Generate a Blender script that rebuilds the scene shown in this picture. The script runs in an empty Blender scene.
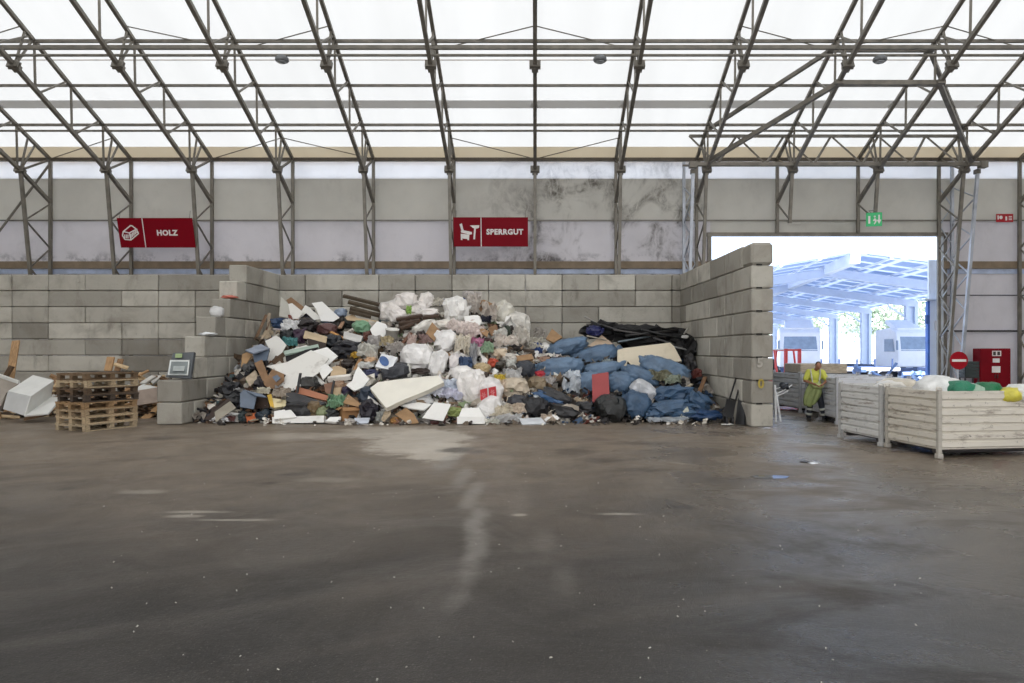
import bpy, math, random
from mathutils import Vector, Matrix, noise, Euler
R = math.radians
F = 720.0; CX = 535.0; CY = 350.0; CH = 2.0      # focal length in pixels, principal point, eye height
col = bpy.context.scene.collection
random.seed(7)

# ------------------------------------------------------------------ materials
def lin(c):
    return tuple(((v/255)/12.92 if v/255 <= .04045 else ((v/255+.055)/1.055)**2.4) for v in c)
_m = {}
class NT:
    def __init__(s, name):
        s.m = bpy.data.materials.new(name); s.m.use_nodes = True
        s.t = s.m.node_tree; s.t.nodes.clear()
        s.out = s.n('ShaderNodeOutputMaterial')
    def n(s, ty, **kw):
        o = s.t.nodes.new(ty)
        for k, v in kw.items():
            if k.startswith('i_'):
                kk = k[2:]; kk = int(kk) if kk.isdigit() else kk.replace('_', ' ')
                o.inputs[kk].default_value = v
            else: setattr(o, k, v)
        return o
    def l(s, a, b): s.t.links.new(a, b)
    def math(s, op, a, b=None, clamp=False):
        o = s.n('ShaderNodeMath', operation=op, use_clamp=clamp)
        for i, v in enumerate((a, b)):
            if v is None: continue
            if isinstance(v, (int, float)): o.inputs[i].default_value = v
            else: s.l(v, o.inputs[i])
        return o.outputs[0]
    def mix(s, f, a, b):
        o = s.n('ShaderNodeMix', data_type='RGBA')
        for i, v in ((0, f), (6, a), (7, b)):
            if isinstance(v, (int, float)): o.inputs[i].default_value = v
            elif isinstance(v, tuple): o.inputs[i].default_value = (*v[:3], 1)
            else: s.l(v, o.inputs[i])
        return o.outputs[2]
    def ramp(s, f, p0, p1, v0=0., v1=1.):
        o = s.n('ShaderNodeMapRange', clamp=True, interpolation_type='SMOOTHSTEP')
        s.l(f, o.inputs[0]); o.inputs[1].default_value = p0; o.inputs[2].default_value = p1
        o.inputs[3].default_value = v0; o.inputs[4].default_value = v1
        return o.outputs[0]
    def coord(s, kind='Object'):
        return s.n('ShaderNodeTexCoord').outputs[kind]
    def noise(s, co, scale, detail=4, rough=.55, dist=0.):
        o = s.n('ShaderNodeTexNoise'); o.inputs['Scale'].default_value = scale
        o.inputs['Detail'].default_value = detail; o.inputs['Roughness'].default_value = rough
        o.inputs['Distortion'].default_value = dist
        s.l(co, o.inputs['Vector']); return o.outputs['Fac']
    def scaled(s, co, sx, sy, sz):
        o = s.n('ShaderNodeMapping'); o.inputs['Scale'].default_value = (sx, sy, sz); s.l(co, o.inputs[0]); return o.outputs[0]
    def bump(s, h, strength=.3, dist=.02):
        o = s.n('ShaderNodeBump'); o.inputs['Strength'].default_value = strength; o.inputs['Distance'].default_value = dist
        s.l(h, o.inputs['Height']); return o.outputs[0]
    def principled(s, color, rough=.6, metal=0., normal=None, spec=.5):
        o = s.n('ShaderNodeBsdfPrincipled')
        if isinstance(color, tuple): o.inputs['Base Color'].default_value = (*color[:3], 1)
        else: s.l(color, o.inputs['Base Color'])
        if isinstance(rough, (int, float)): o.inputs['Roughness'].default_value = rough
        else: s.l(rough, o.inputs['Roughness'])
        o.inputs['Metallic'].default_value = metal
        
        if isinstance(spec, (int, float)): o.inputs['Specular IOR Level'].default_value = spec
        else: s.l(spec, o.inputs['Specular IOR Level'])
        if normal is not None: s.l(normal, o.inputs['Normal'])
        return o.outputs[0]
    def done(s, sh): s.l(sh, s.out.inputs['Surface']); return s.m

def mat(name, rgb, rough=.6, metal=0., var=.15, vs=3., bs=.0, bscale=12., spec=.5, key=None):
    """plain painted / plastic / wood surface: colour wear by noise, optional relief"""
    k = key or (name, rgb, rough)
    if k in _m: return _m[k]
    t = NT(name); co = t.coord()
    c = lin(rgb)
    if var > 0:
        f = t.ramp(t.noise(co, vs, 5), .3, .7)
        cc = t.mix(f, tuple(v*(1-var) for v in c), tuple(min(1, v*(1+var)) for v in c))
    else: cc = c
    nm = t.bump(t.noise(co, bscale, 5), bs, .02) if bs > 0 else None
    _m[k] = t.done(t.principled(cc, rough, metal, nm, spec)); return _m[k]
def plastic(rgb, rough=.38):   # film of rubbish bags
    k = ('pl', rgb, rough)
    if k in _m: return _m[k]
    t = NT('bag_film'); co = t.coord(); c = lin(rgb)
    n1 = t.noise(co, 5, 6, .65, 1.2)
    cc = t.mix(t.ramp(t.noise(co, 2.5, 4), .3, .7), tuple(v*.8 for v in c), tuple(min(1, v*1.15) for v in c))
    _m[k] = t.done(t.principled(cc, rough, 0, t.bump(n1, .55, .06))); return _m[k]
def stained(rgb, dirt=(95, 85, 72), amt=.35, rough=.6, scale=3.):
    k = ('st', rgb, dirt, amt)
    if k in _m: return _m[k]
    t = NT('stained_surface'); co = t.coord()
    f = t.ramp(t.noise(co, scale, 7, .7), .52, .78, 0, amt)
    _m[k] = t.done(t.principled(t.mix(f, lin(rgb), lin(dirt)), rough)); return _m[k]
def wood(rgb, key=None):
    k = ('wd', rgb)
    if k in _m: return _m[k]
    t = NT('raw_wood'); co = t.coord(); c = lin(rgb)
    f = t.noise(t.scaled(co, 2, 14, 14), 3, 6, .6)
    g = t.noise(co, 1.3, 3)
    cc = t.mix(t.ramp(f, .3, .7), tuple(v*.62 for v in c), tuple(min(1, v*1.15) for v in c))
    cc = t.mix(t.ramp(g, .45, .8, 0, .5), cc, tuple(v*.45 for v in c))
    _m[k] = t.done(t.principled(cc, .75, 0, t.bump(f, .2, .01))); return _m[k]

# ------------------------------------------------------------------ mesh builder
class MB:
    def __init__(s): s.v = []; s.f = []; s.mi = []; s.cur = 0
    def add(s, vs, fs, M=None):
        o = len(s.v)
        s.v += [tuple(M @ Vector(v)) if M is not None else tuple(v) for v in vs]
        s.f += [tuple(i+o for i in f) for f in fs]; s.mi += [s.cur]*len(fs)
        return s
    def box(s, c, d, M=None, b=0.0):
        x, y, z = (d[0]/2, d[1]/2, d[2]/2)
        if b <= 0:
            vs = [(c[0]+i*x, c[1]+j*y, c[2]+k*z) for k in (-1, 1) for j in (-1, 1) for i in (-1, 1)]
            fs = [(0, 2, 3, 1), (4, 5, 7, 6), (0, 1, 5, 4), (2, 6, 7, 3), (0, 4, 6, 2), (1, 3, 7, 5)]
            return s.add(vs, fs, M)
        b = min(b, x*.49, y*.49, z*.49); vs = []; idx = {}
        for k in (-1, 1):
            for j in (-1, 1):
                for i in (-1, 1):
                    for a, (dx, dy, dz) in enumerate(((0, b, b), (b, 0, b), (b, b, 0))):
                        idx[i, j, k, a] = len(vs)
                        vs.append((c[0]+i*(x-dx), c[1]+j*(y-dy), c[2]+k*(z-dz)))
        fs = []
        for i in (-1, 1):
            q = [idx[i, -1, -1, 0], idx[i, 1, -1, 0], idx[i, 1, 1, 0], idx[i, -1, 1, 0]]; fs.append(q if i > 0 else q[::-1])
            q = [idx[-1, i, -1, 1], idx[1, i, -1, 1], idx[1, i, 1, 1], idx[-1, i, 1, 1]]; fs.append(q[::-1] if i > 0 else q)
            q = [idx[-1, -1, i, 2], idx[1, -1, i, 2], idx[1, 1, i, 2], idx[-1, 1, i, 2]]; fs.append(q if i > 0 else q[::-1])
        for p in (-1, 1):
            for q in (-1, 1):
                e = [idx[-1, p, q, 1], idx[1, p, q, 1], idx[1, p, q, 2], idx[-1, p, q, 2]]; fs.append(e if p*q < 0 else e[::-1])
                e = [idx[p, -1, q, 0], idx[p, 1, q, 0], idx[p, 1, q, 2], idx[p, -1, q, 2]]; fs.append(e[::-1] if p*q < 0 else e)
                e = [idx[p, q, -1, 0], idx[p, q, 1, 0], idx[p, q, 1, 1], idx[p, q, -1, 1]]; fs.append(e if p*q < 0 else e[::-1])
        for i in (-1, 1):
            for j in (-1, 1):
                for k in (-1, 1):
                    e = [idx[i, j, k, 0], idx[i, j, k, 1], idx[i, j, k, 2]]; fs.append(e if i*j*k > 0 else e[::-1])
        return s.add(vs, fs, M)
    def tube(s, a, b, r, n=8, r2=None, M=None, phase=None):
        a = Vector(a); b = Vector(b); d = (b-a)
        if d.length < 1e-6: return s
        q = d.normalized(); up = Vector((0, 0, 1)) if abs(q.z) < .95 else Vector((1, 0, 0))
        u = q.cross(up).normalized(); w = u.cross(q)
        r2 = r if r2 is None else r2; ph = (math.pi/4 if n == 4 else 0) if phase is None else phase
        vs = []
        for p, rr in ((a, r), (b, r2)):
            for i in range(n):
                t = ph+2*math.pi*i/n; vs.append(p+u*math.cos(t)*rr+w*math.sin(t)*rr)
        fs = [(i, (i+1) % n, n+(i+1) % n, n+i) for i in range(n)]+[tuple(range(n))[::-1], tuple(range(n, 2*n))]
        return s.add(vs, fs, M)
    def path(s, pts, r, n=8):
        for a, b in zip(pts, pts[1:]): s.tube(a, b, r, n)
        return s
    def prism(s, pts, nrm, th):      # flat 3-D outline given thickness against nrm
        n = len(pts); pts = [Vector(p) for p in pts]; nrm = Vector(nrm).normalized()
        vs = pts+[p-nrm*th for p in pts]
        fs = [tuple(range(n)), tuple(range(2*n-1, n-1, -1))]+[(i, n+i, n+(i+1) % n, (i+1) % n) for i in range(n)]
        return s.add(vs, fs)
    def lathe(s, prof, n=20, M=None):
        vs = []; fs = []
        for r, z in prof:
            for i in range(n):
                t = 2*math.pi*i/n; vs.append((r*math.cos(t), r*math.sin(t), z))
        m = len(prof)
        for k in range(m-1):
            for i in range(n):
                j = (i+1) % n; fs.append((k*n+i, k*n+j, (k+1)*n+j, (k+1)*n+i))
        fs.append(tuple(range(n))[::-1]); fs.append(tuple(range((m-1)*n, m*n)))
        return s.add(vs, fs, M)
    def ball(s, c, r, M=None, nu=12, nv=8):
        rx, ry, rz = (r, r, r) if isinstance(r, (int, float)) else r
        vs = [(c[0], c[1], c[2]+rz)]; fs = []
        for k in range(1, nv):
            ph = math.pi*k/nv
            for i in range(nu):
                t = 2*math.pi*i/nu
                vs.append((c[0]+rx*math.sin(ph)*math.cos(t), c[1]+ry*math.sin(ph)*math.sin(t), c[2]+rz*math.cos(ph)))
        vs.append((c[0], c[1], c[2]-rz)); e = len(vs)-1
        for i in range(nu):
            j = (i+1) % nu
            fs.append((0, 1+i, 1+j)); fs.append((e, e-nu+j, e-nu+i))
            for k in range(nv-2):
                a = 1+k*nu; fs.append((a+i, a+nu+i, a+nu+j, a+j))
        return s.add(vs, fs, M)
    def build(s, name, mats, parent=None, loc=None, smooth=False, bevel=0., remesh=0.):
        me = bpy.data.meshes.new(name)
        me.from_pydata([tuple(v) for v in s.v], [], s.f); me.validate(); me.update()
        mats = mats if isinstance(mats, (list, tuple)) else [mats]
        for m in mats: me.materials.append(m)
        if len(mats) > 1 and len(me.polygons) == len(s.mi): me.polygons.foreach_set('material_index', s.mi)
        if smooth: me.polygons.foreach_set('use_smooth', [True]*len(me.polygons))
        o = bpy.data.objects.new(name, me); col.objects.link(o)
        if loc is not None: o.location = loc
        if parent is not None: o.parent = parent
        if bevel > 0:
            b = o.modifiers.new('bevel', 'BEVEL'); b.width = bevel; b.segments = 2; b.limit_method = 'ANGLE'
        if remesh > 0:
            b = o.modifiers.new('remesh', 'REMESH'); b.mode = 'VOXEL'; b.voxel_size = remesh; b.use_smooth_shade = True
            b = o.modifiers.new('smooth', 'SMOOTH'); b.factor = .5; b.iterations = 3
        return o

def tag(o, label=None, cat=None, group=None, kind=None):
    if label: o['label'] = label
    if cat: o['category'] = cat
    if group: o['group'] = group
    if kind: o['kind'] = kind
    elif label and cat: o['kind'] = 'thing'
    return o
def empty(name, loc, rz=0., label=None, cat=None, group=None, rot=None):
    o = bpy.data.objects.new(name, None); col.objects.link(o); o.location = loc
    o.rotation_euler = rot if rot is not None else (0, 0, rz); o.empty_display_size = .2
    return tag(o, label, cat, group)
def struct(o): o['kind'] = 'structure'; return o
def copy_tree(o, parent=None):
    c = o.copy(); col.objects.link(c); c.parent = parent
    for ch in [x for x in bpy.data.objects if x.parent == o]: copy_tree(ch, c)
    return c
def at(px, py, Y):          # the place at depth Y that stands at this direction from the eye
    return Vector(((px-CX)*Y/F, Y, CH-(py-CY)*Y/F))
def text(s, size, M, name, m, parent, bold=.0, ext=.004, align='LEFT'):
    c = bpy.data.curves.new(name, 'FONT'); c.body = s; c.size = size; c.extrude = ext; c.offset = bold
    c.align_x = align; c.align_y = 'CENTER'; c.space_character = 1.1; c.resolution_u = 3
    t = bpy.data.objects.new('t', c); me = bpy.data.meshes.new_from_object(t)
    bpy.data.objects.remove(t); me.materials.append(m)
    o = bpy.data.objects.new(name, me); col.objects.link(o); o.parent = parent; o.matrix_local = M; return o

# ------------------------------------------------------------------ the hall
BAY = 3.18; YO = 28.35; ZE = 9.5; SL = .42; YR = 8.5
def zo(Y): return ZE+SL*(YO-Y)                       # outer chord
def zi(Y): return 8.67+.428*(26.7-Y)                 # inner chord
X0, X1 = -7.5*BAY, 8.5*BAY
YB = 2*YR-YO                                         # opposite long wall

def membrane(name, T, tint, D=.55, stain=0.):
    t = NT(name); co = t.coord()
    n = t.noise(t.scaled(co, .9, .12, .12), 1.2, 5, .6)
    f = t.ramp(n, .35, .75, 0, 1)
    c = t.mix(f, tuple(v for v in tint), tuple(v*(.93-stain) for v in tint))
    # welded seams of the fabric run up the slope, one each bay
    sx = t.n('ShaderNodeSeparateXYZ'); t.l(co, sx.inputs[0])
    u = t.math('ABSOLUTE', t.math('SUBTRACT', t.math('FRACT', t.math('ADD', t.math('DIVIDE', sx.outputs[0], BAY), 20.5)), .5))
    seam = t.ramp(u, .0, .006, .12, 0)
    c = t.mix(seam, c, tuple(v*.6 for v in tint))
    d = t.n('ShaderNodeBsdfDiffuse'); tr = t.n('ShaderNodeBsdfTranslucent'); t.l(c, tr.inputs[0])
    d.inputs[0].default_value = (D, D, D*.97, 1)
    mx = t.n('ShaderNodeMixShader'); mx.inputs[0].default_value = T
    t.l(d.outputs[0], mx.inputs[1]); t.l(tr.outputs[0], mx.inputs[2])
    return t.done(mx.outputs[0])
M_roof = membrane('roof_fabric', .50, (.355, .34, .312))
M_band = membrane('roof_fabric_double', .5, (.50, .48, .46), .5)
M_tan = membrane('roof_fabric_tan', .5, (.84, .70, .49), .6)

def sheet(name, m, Ya, Yb, off, n=1):
    b = MB()
    for i in range(n):
        x0 = X0+(X1-X0)*i/n; x1 = X0+(X1-X0)*(i+1)/n
        b.add([(x0, Ya, zo(Ya)+off), (x1, Ya, zo(Ya)+off), (x1, Yb, zo(Yb)+off), (x0, Yb, zo(Yb)+off)], [(0, 1, 2, 3)])
    return b.build(name, m)
b = MB()
for ya, yb, za, zb in ((YO+.35, YR, zo(YO+.35)+.09, zo(YR)+.09), (YR, YB-.35, zo(YR)+.09, zo(YO+.35)+.09)):
    b.add([(X0, ya, za), (X1, ya, za), (X1, yb, zb), (X0, yb, zb)], [(0, 1, 2, 3)])
struct(b.build('ceiling', M_roof))
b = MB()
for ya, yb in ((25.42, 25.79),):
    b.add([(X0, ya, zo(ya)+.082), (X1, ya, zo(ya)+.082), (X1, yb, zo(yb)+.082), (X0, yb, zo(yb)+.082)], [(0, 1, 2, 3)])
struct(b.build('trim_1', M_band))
b = MB(); ya, yb = 27.75, YO+.3
b.add([(X0, ya, zo(ya)+.082), (X1, ya, zo(ya)+.082), (X1, yb, zo(yb)+.082), (X0, yb, zo(yb)+.082)], [(0, 1, 2, 3)])
struct(b.build('trim_2', M_tan))
b = MB(); ya = 23.68
b.box((0, 0, 0), (X1-X0, .035, .004), Matrix.Translation((0.5*(X0+X1), ya, zo(ya)+.075)) @ Matrix.Rotation(-math.atan(SL), 4, 'X'))
struct(b.build('trim_3', mat('seam_tape', (206, 186, 165), .7)))

# cladding of the long wall behind the bays
YW = 28.55
def wallmat(name, base, dark, dirty, tr=.25, lowline=0.):
    t = NT(name); co = t.coord(); sx = t.n('ShaderNodeSeparateXYZ'); t.l(co, sx.inputs[0]); X = sx.outputs[0]
    n1 = t.noise(t.scaled(co, .5, 1, .5), 1.0, 5, .6)
    c = t.mix(t.ramp(n1, .3, .75, 0, .8), lin(base), tuple(v*.86 for v in lin(base)))
    # soot and grime, heaviest beside the rubbish bay
    zone = t.math('MULTIPLY', t.ramp(X, -2.6, .5), t.ramp(X, 6.0, 7.2, 1, 0))
    zone = t.math('ADD', t.math('MULTIPLY', zone, .9), .12)
    n2 = t.noise(t.scaled(co, .55, 1, .5), 1.1, 8, .6, 1.2)
    n3 = t.noise(t.scaled(co, 2.4, 1, 1.6), 1.3, 8, .72, 1.6)
    g = t.math('MULTIPLY', t.ramp(n2, .44, .70), t.ramp(n3, .30, .66))
    g = t.math('MULTIPLY', t.math('MULTIPLY', g, zone), dirty, True)
    c = t.mix(g, c, lin(dark))
    if lowline:
        z = sx.outputs[2]
        e = t.math('MULTIPLY', t.math('MULTIPLY', t.ramp(z, lowline, lowline+.45, .55, 0), t.ramp(X, 5, 8, 1, 0)), t.ramp(t.noise(co, 1.2, 5, .7), .5, .66))
        c = t.mix(e, c, lin((70, 68, 70)))
    d = t.n('ShaderNodeBsdfDiffuse'); tl = t.n('ShaderNodeBsdfTranslucent'); t.l(c, d.inputs[0]); t.l(c, tl.inputs[0])
    mx = t.n('ShaderNodeMixShader'); mx.inputs[0].default_value = tr
    t.l(d.outputs[0], mx.inputs[1]); t.l(tl.outputs[0], mx.inputs[2])
    return t.done(mx.outputs[0])
W_strip = wallmat('wall_fabric_light', (246, 242, 238), (120, 118, 115), .4, .68)
W_up = wallmat('wall_fabric_beige', (212, 208, 199), (108, 102, 94), 1.0, .30)
W_low = wallmat('wall_fabric_bluish', (221, 216, 215), (104, 98, 92), 1.3, .34, 5.56)
DX0, DX1, DZ = 6.95, 16.15, 6.62                    # the opening
def wq(b, xa, xb, za, zb, y=YW, th=.05): b.box(((xa+xb)/2, y+th/2, (za+zb)/2), (xb-xa, th, zb-za))
b = MB()
wq(b, X0, X1, 8.79, 9.62); b.cur = 1
wq(b, X0, X1, 7.12, 8.79); b.cur = 2
wq(b, X0, DX0, 5.0, 7.12); wq(b, DX1, X1, 5.0, 7.12); wq(b, X0, DX0, 0, 5.0); wq(b, DX1, X1, 0, 5.0)
b.cur = 1; wq(b, DX0, DX1, DZ, 7.12)
struct(b.build('wall_back', [W_strip, W_up, W_low]))
M_br = mat('brown_beam', (128, 112, 92), .7); M_steel = mat('galvanised_steel', (122, 117, 108), .5, .35, .2, 2.5)
M_steel2 = mat('bright_steel', (182, 187, 196), .45, .4, .15, 2.5)
b = MB(); wq(b, X0, DX0, 5.22, 5.5, YW-.14, .12); wq(b, DX1, X1, 5.22, 5.5, YW-.14, .12)
struct(b.build('trim_4', M_br))
b = MB(); wq(b, X0, DX0, 5.02, 5.2, YW-.04, .03); wq(b, DX1, X1, 5.02, 5.2, YW-.04, .03)
struct(b.build('trim_5', mat('bright_gap_strip', (176, 188, 212), .5)))  # pale blue strip painted in for the bright gap below the beam
b = MB(); b.tube((X0, YW-.1, 7.12), (X1, YW-.1, 7.12), .035, 4); struct(b.build('trim_6', M_steel))
b = MB(); b.box(((DX0+DX1)/2, YW-.06, DZ-.05), (DX1-DX0+.3, .2, .14)); b.box((DX0-.05, YW, DZ/2), (.14, .25, DZ)); b.box((DX1+.05, YW, DZ/2), (.14, .25, DZ))
struct(b.build('door_1', M_steel))
b = MB(); b.tube((DX1, YW-.12, 2.75), (X1, YW-.12, 2.75), .05, 4); wq(b, DX1, X1, 4.15, 4.19, YW-.02, .02)
struct(b.build('trim_7', mat('dark_rail', (60, 58, 58), .6)))
# the other walls (behind and beside the camera)
M_wf = wallmat('wall_fabric_plain', (190, 186, 178), (110, 100, 90), .3, .25)
M_ff = membrane('front_fill_fabric', .5, (.85, .84, .82), .2)  # made translucent so the unseen front wall adds fill light on the heap
b = MB(); b.add([(X0, YB-.2, 0), (X1, YB-.2, 0), (X1, YB-.2, 9.6), (X0, YB-.2, 9.6)], [(0, 1, 2, 3)]); struct(b.build('wall_front', M_ff))
for nm, x in (('wall_left', X0), ('wall_right', X1)):
    b = MB(); b.prism([(x, YO+.3, 0), (x, YO+.3, 9.5), (x, YR, 17.8), (x, YB-.3, 9.5), (x, YB-.3, 0)], (1, 0, 0), .06)
    struct(b.build(nm, M_wf))

# ------------------------------------------------------------------ floor
def floormat():
    t = NT('worn_asphalt'); co = t.coord(); sx = t.n('ShaderNodeSeparateXYZ'); t.l(co, sx.inputs[0])
    X, Y = sx.outputs[0], sx.outputs[1]
    nb = t.noise(co, .35, 6, .6, .6); nf = t.noise(co, 60, 3, .6); nm = t.noise(co, 6, 6, .7); n2 = t.noise(co, 1.4, 7, .65, .8)
    dark = lin((44, 42, 40)); mid = lin((56, 53, 50)); brown = lin((134, 121, 106))
    c = t.mix(t.ramp(nb, .35, .7), dark, mid)
    far = t.math('MULTIPLY', t.ramp(t.math('ADD', Y, t.math('MULTIPLY', nb, 5)), 6.5, 19), t.ramp(n2, .2, .75, .55, 1))
    c = t.mix(far, c, brown)
    c = t.mix(t.ramp(nf, .60, .72, 0, .6), c, lin((140, 136, 130)))
    ng = t.noise(co, 22, 4, .75); c = t.mix(t.ramp(ng, .56, .72, 0, .4), c, lin((104, 100, 95))); c = t.mix(t.ramp(ng, .44, .30, 0, .6), c, lin((30, 29, 28)))
    c = t.mix(t.ramp(nf, .38, .30, 0, .5), c, lin((52, 50, 49)))
    c = t.mix(t.ramp(nm, .55, .8, 0, .25), c, lin((60, 56, 53)))
    # long tyre sweeps across the yard
    cw = t.n('ShaderNodeTexNoise'); cw.inputs['Scale'].default_value = 1.; cw.inputs['Detail'].default_value = 5
    mpw = t.n('ShaderNodeMapping'); mpw.inputs['Rotation'].default_value = (0, 0, R(-28)); t.l(co, mpw.inputs[0]); mp2 = t.n('ShaderNodeMapping'); mp2.inputs['Scale'].default_value = (.16, 1.3, 1); t.l(mpw.outputs[0], mp2.inputs[0]); t.l(mp2.outputs[0], cw.inputs['Vector'])
    c = t.mix(t.ramp(cw.outputs['Fac'], .52, .70, 0, .14), c, lin((120, 112, 104)))
    c = t.mix(t.ramp(cw.outputs['Fac'], .46, .32, 0, .2), c, lin((50, 47, 45)))
    nd = t.noise(co, 2.2, 6, .7)
    def blob(px, py, wx, wy, amt, color, ang=0., hard=.5):
        nonlocal c
        yy = CH*F/(py-CY); xx = (px-CX)*yy/F
        rx = wx*yy/F/2; ry = abs(CH*F/(py-wy/2-CY)-CH*F/(py+wy/2-CY))/2
        mp = t.n('ShaderNodeMapping', vector_type='TEXTURE'); mp.inputs['Location'].default_value = (xx, yy, 0)
        mp.inputs['Rotation'].default_value = (0, 0, R(ang)); mp.inputs['Scale'].default_value = (rx, ry, 1); t.l(co, mp.inputs[0])
        ln = t.n('ShaderNodeVectorMath', operation='LENGTH')
        s2 = t.n('ShaderNodeSeparateXYZ'); t.l(mp.outputs[0], s2.inputs[0]); cb = t.n('ShaderNodeCombineXYZ')
        t.l(s2.outputs[0], cb.inputs[0]); t.l(s2.outputs[1], cb.inputs[1]); t.l(cb.outputs[0], ln.inputs[0])
        d = t.math('ADD', ln.outputs['Value'], t.math('MULTIPLY', t.math('SUBTRACT', nd, .5), 1.6))
        c = t.mix(t.ramp(d, hard, 1.15, amt, 0), c, lin(color))
    dust = (186, 178, 166)
    blob(420, 440, 100, 26, .75, dust, 0, .7); blob(385, 432, 110, 14, .6, dust); blob(440, 450, 60, 22, .75, dust, 0, .7); blob(300, 436, 150, 8, .35, dust)
    for x, y, wx, wy, a in ((448, 462, 26, 26, .5), (462, 478, 24, 30, .46), (472, 495, 24, 36, .46), (477, 520, 28, 44, .5), (477, 548, 30, 44, .4), (468, 575, 32, 44, .2), (455, 602, 36, 34, .16)):
        blob(x, y, wx, wy, a, (140, 136, 130), 0, .2)
    for x, y, wx, wy in ((520, 500, 24, 22), (545, 540, 24, 22), (565, 580, 30, 24), (505, 470, 26, 18), (500, 455, 30, 10)):
        blob(x, y, wx*1.2, wy*1.8, .12, (150, 144, 136), 0, .2)
    for x, y, wx, wy, a in ((458, 450, 44, 8, .75), (478, 452, 20, 5, .6), (575, 452, 56, 9, .45), (600, 460, 60, 6, .4), (295, 474, 34, 5, .5), (270, 483, 20, 4, .5),
                            (66, 489, 20, 4, .6), (160, 438, 60, 5, .4), (680, 507, 34, 4, .55), (740, 480, 90, 8, .35), (640, 470, 90, 5, .35), (640, 443, 80, 5, .3)):
        blob(x, y, wx, wy, a, (42, 38, 35), 0, .35)
    for x, y, wx, wy, a in ((195, 512, 84, 3, .42), (235, 520, 90, 3, .45), (185, 516, 50, 4, .42), (140, 492, 60, 5, .3), (620, 514, 60, 3, .5), (520, 515, 16, 3, .5), (330, 480, 90, 6, .2)):
        blob(x, y, wx, wy, a, (176, 170, 158), 0, .3)
    rg = t.ramp(t.noise(co, .55, 5, .6, .7), .35, .66, .28, .56)
    rg = t.math('ADD', rg, t.math('MULTIPLY', nm, .12))
    wet = t.math('MULTIPLY', t.ramp(t.math('SUBTRACT', X, t.math('MULTIPLY', Y, .14)), -.5, 1.3), t.ramp(t.noise(t.scaled(co, .5, .8, 1), .8, 6, .65, .6), .34, .56))
    rg = t.math('SUBTRACT', rg, t.math('MULTIPLY', wet, .22))
    hgt = t.math('ADD', t.math('MULTIPLY', nf, .5), t.math('MULTIPLY', t.noise(co, 14, 5, .65), .8))
    return t.done(t.principled(c, rg, 0, t.bump(hgt, .6, .02), t.math('ADD', t.math('MULTIPLY', wet, .5), .22)))
b = MB(); b.box(((X0+X1)/2, (YB+YW)/2, -.05), (X1-X0+.4, YW-YB+.8, .1)); struct(b.build('floor', floormat()))
b = MB(); b.box((20, 150, -.08), (420, 243, .1)); struct(b.build('ground', mat('yard_concrete', (150, 152, 156), .8, 0, .12, .3)))

# ------------------------------------------------------------------ concrete block walls
def blockmat():
    t = NT('cast_concrete'); co = t.coord(); g = t.n('ShaderNodeNewGeometry').outputs['Random Per Island']
    n1 = t.noise(co, .9, 6, .6, .5); n2 = t.noise(co, 7, 7, .7); n3 = t.noise(t.scaled(co, 1, 1, .35), 2.4, 6, .65)
    c = t.mix(g, lin((146, 142, 133)), lin((204, 200, 189)))
    c = t.mix(t.ramp(n1, .42, .72, 0, .5), c, lin((122, 115, 104)))
    c = t.mix(t.ramp(n3, .54, .75, 0, .5), c, lin((92, 85, 76)))
    c = t.mix(t.ramp(n2, .58, .8, 0, .45), c, lin((176, 172, 163)))
    c = t.mix(t.ramp(n2, .40, .24, 0, .5), c, lin((84, 80, 74)))
    return t.done(t.principled(c, .85, 0, t.bump(t.math('ADD', n2, n1), .5, .03), .3))
M_blk = blockmat(); rb = random.Random(3)
RH = .6
def blk(b, x0, x1, y0, y1, r, M=None):
    g = .02; j = rb.uniform(-.012, .012)
    b.box(((x0+x1)/2+ (0 if M is None else 0), (y0+y1)/2+j, (r+.5)*RH), (x1-x0-g, y1-y0-g, RH-g), M, .028)
b = MB()
for r in range(8):
    x = -19.4-2*2.72+(1.36 if r % 2 == 0 else 0)
    while x < 5.3:
        xe = min(x+2.72, 5.95)
        if rb.random() < .45 and xe-x > 2: blk(b, x, x+1.36, 26.67, 27.25, r); blk(b, x+1.36, xe, 26.67, 27.25, r)
        else: blk(b, x, xe, 26.67, 27.25, r)
        x = xe
struct(b.build('wall_block_back', M_blk))
b = MB(); start = [19.2, 19.2, 20.05, 20.6, 21.3, 22.3, 22.85, 23.6]
for r in range(8):
    y = start[r]; first = True
    while y < 26.6:
        ye = y+((1.5 if r % 2 else .75) if first else 1.5); first = False
        ye = min(ye, 26.655)
        if 26.655-ye < .4: ye = 26.655
        w = .06 if r < 2 else 0
        blk(b, -10.05-w, -9.45+w*.4, y, ye, r); y = ye
struct(b.build('wall_block_left', M_blk))
b = MB(); ax = Vector((5.37-5.6, 26.67-18.62)); L = ax.length; ang = math.atan2(ax.y, ax.x)
MW = Matrix.Translation((5.6, 18.62, 0)) @ Matrix.Rotation(ang, 4, 'Z')
b.box((L/2, -.29, 4*RH), (L-.3, .4, 8*RH-.1), MW)
for r in range(8):
    s = 0; k = 0
    while s < L-.05:
        e = s+(.8 if (k == 0 and r % 2) else 1.6); e = min(e, L-.03)
        if L-e < .35: e = L-.03
        j = .05 if r == 7 and k == 0 else 0
        b.box(((s+e)/2, -.29, (r+.5)*RH), (e-s-.022, .58-.012+rb.uniform(-.015, .015), RH-.018), MW, .028 if not j else .07)
        if k == 0 and r: b.cur = 1; b.box((s-.001, -.2, r*RH+.01), (.02, .15, .035), MW); b.cur = 0
        s = e; k += 1
struct(b.build('wall_block_right', [M_blk, mat('slot_dark', (30, 28, 27), .9)]))

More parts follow.
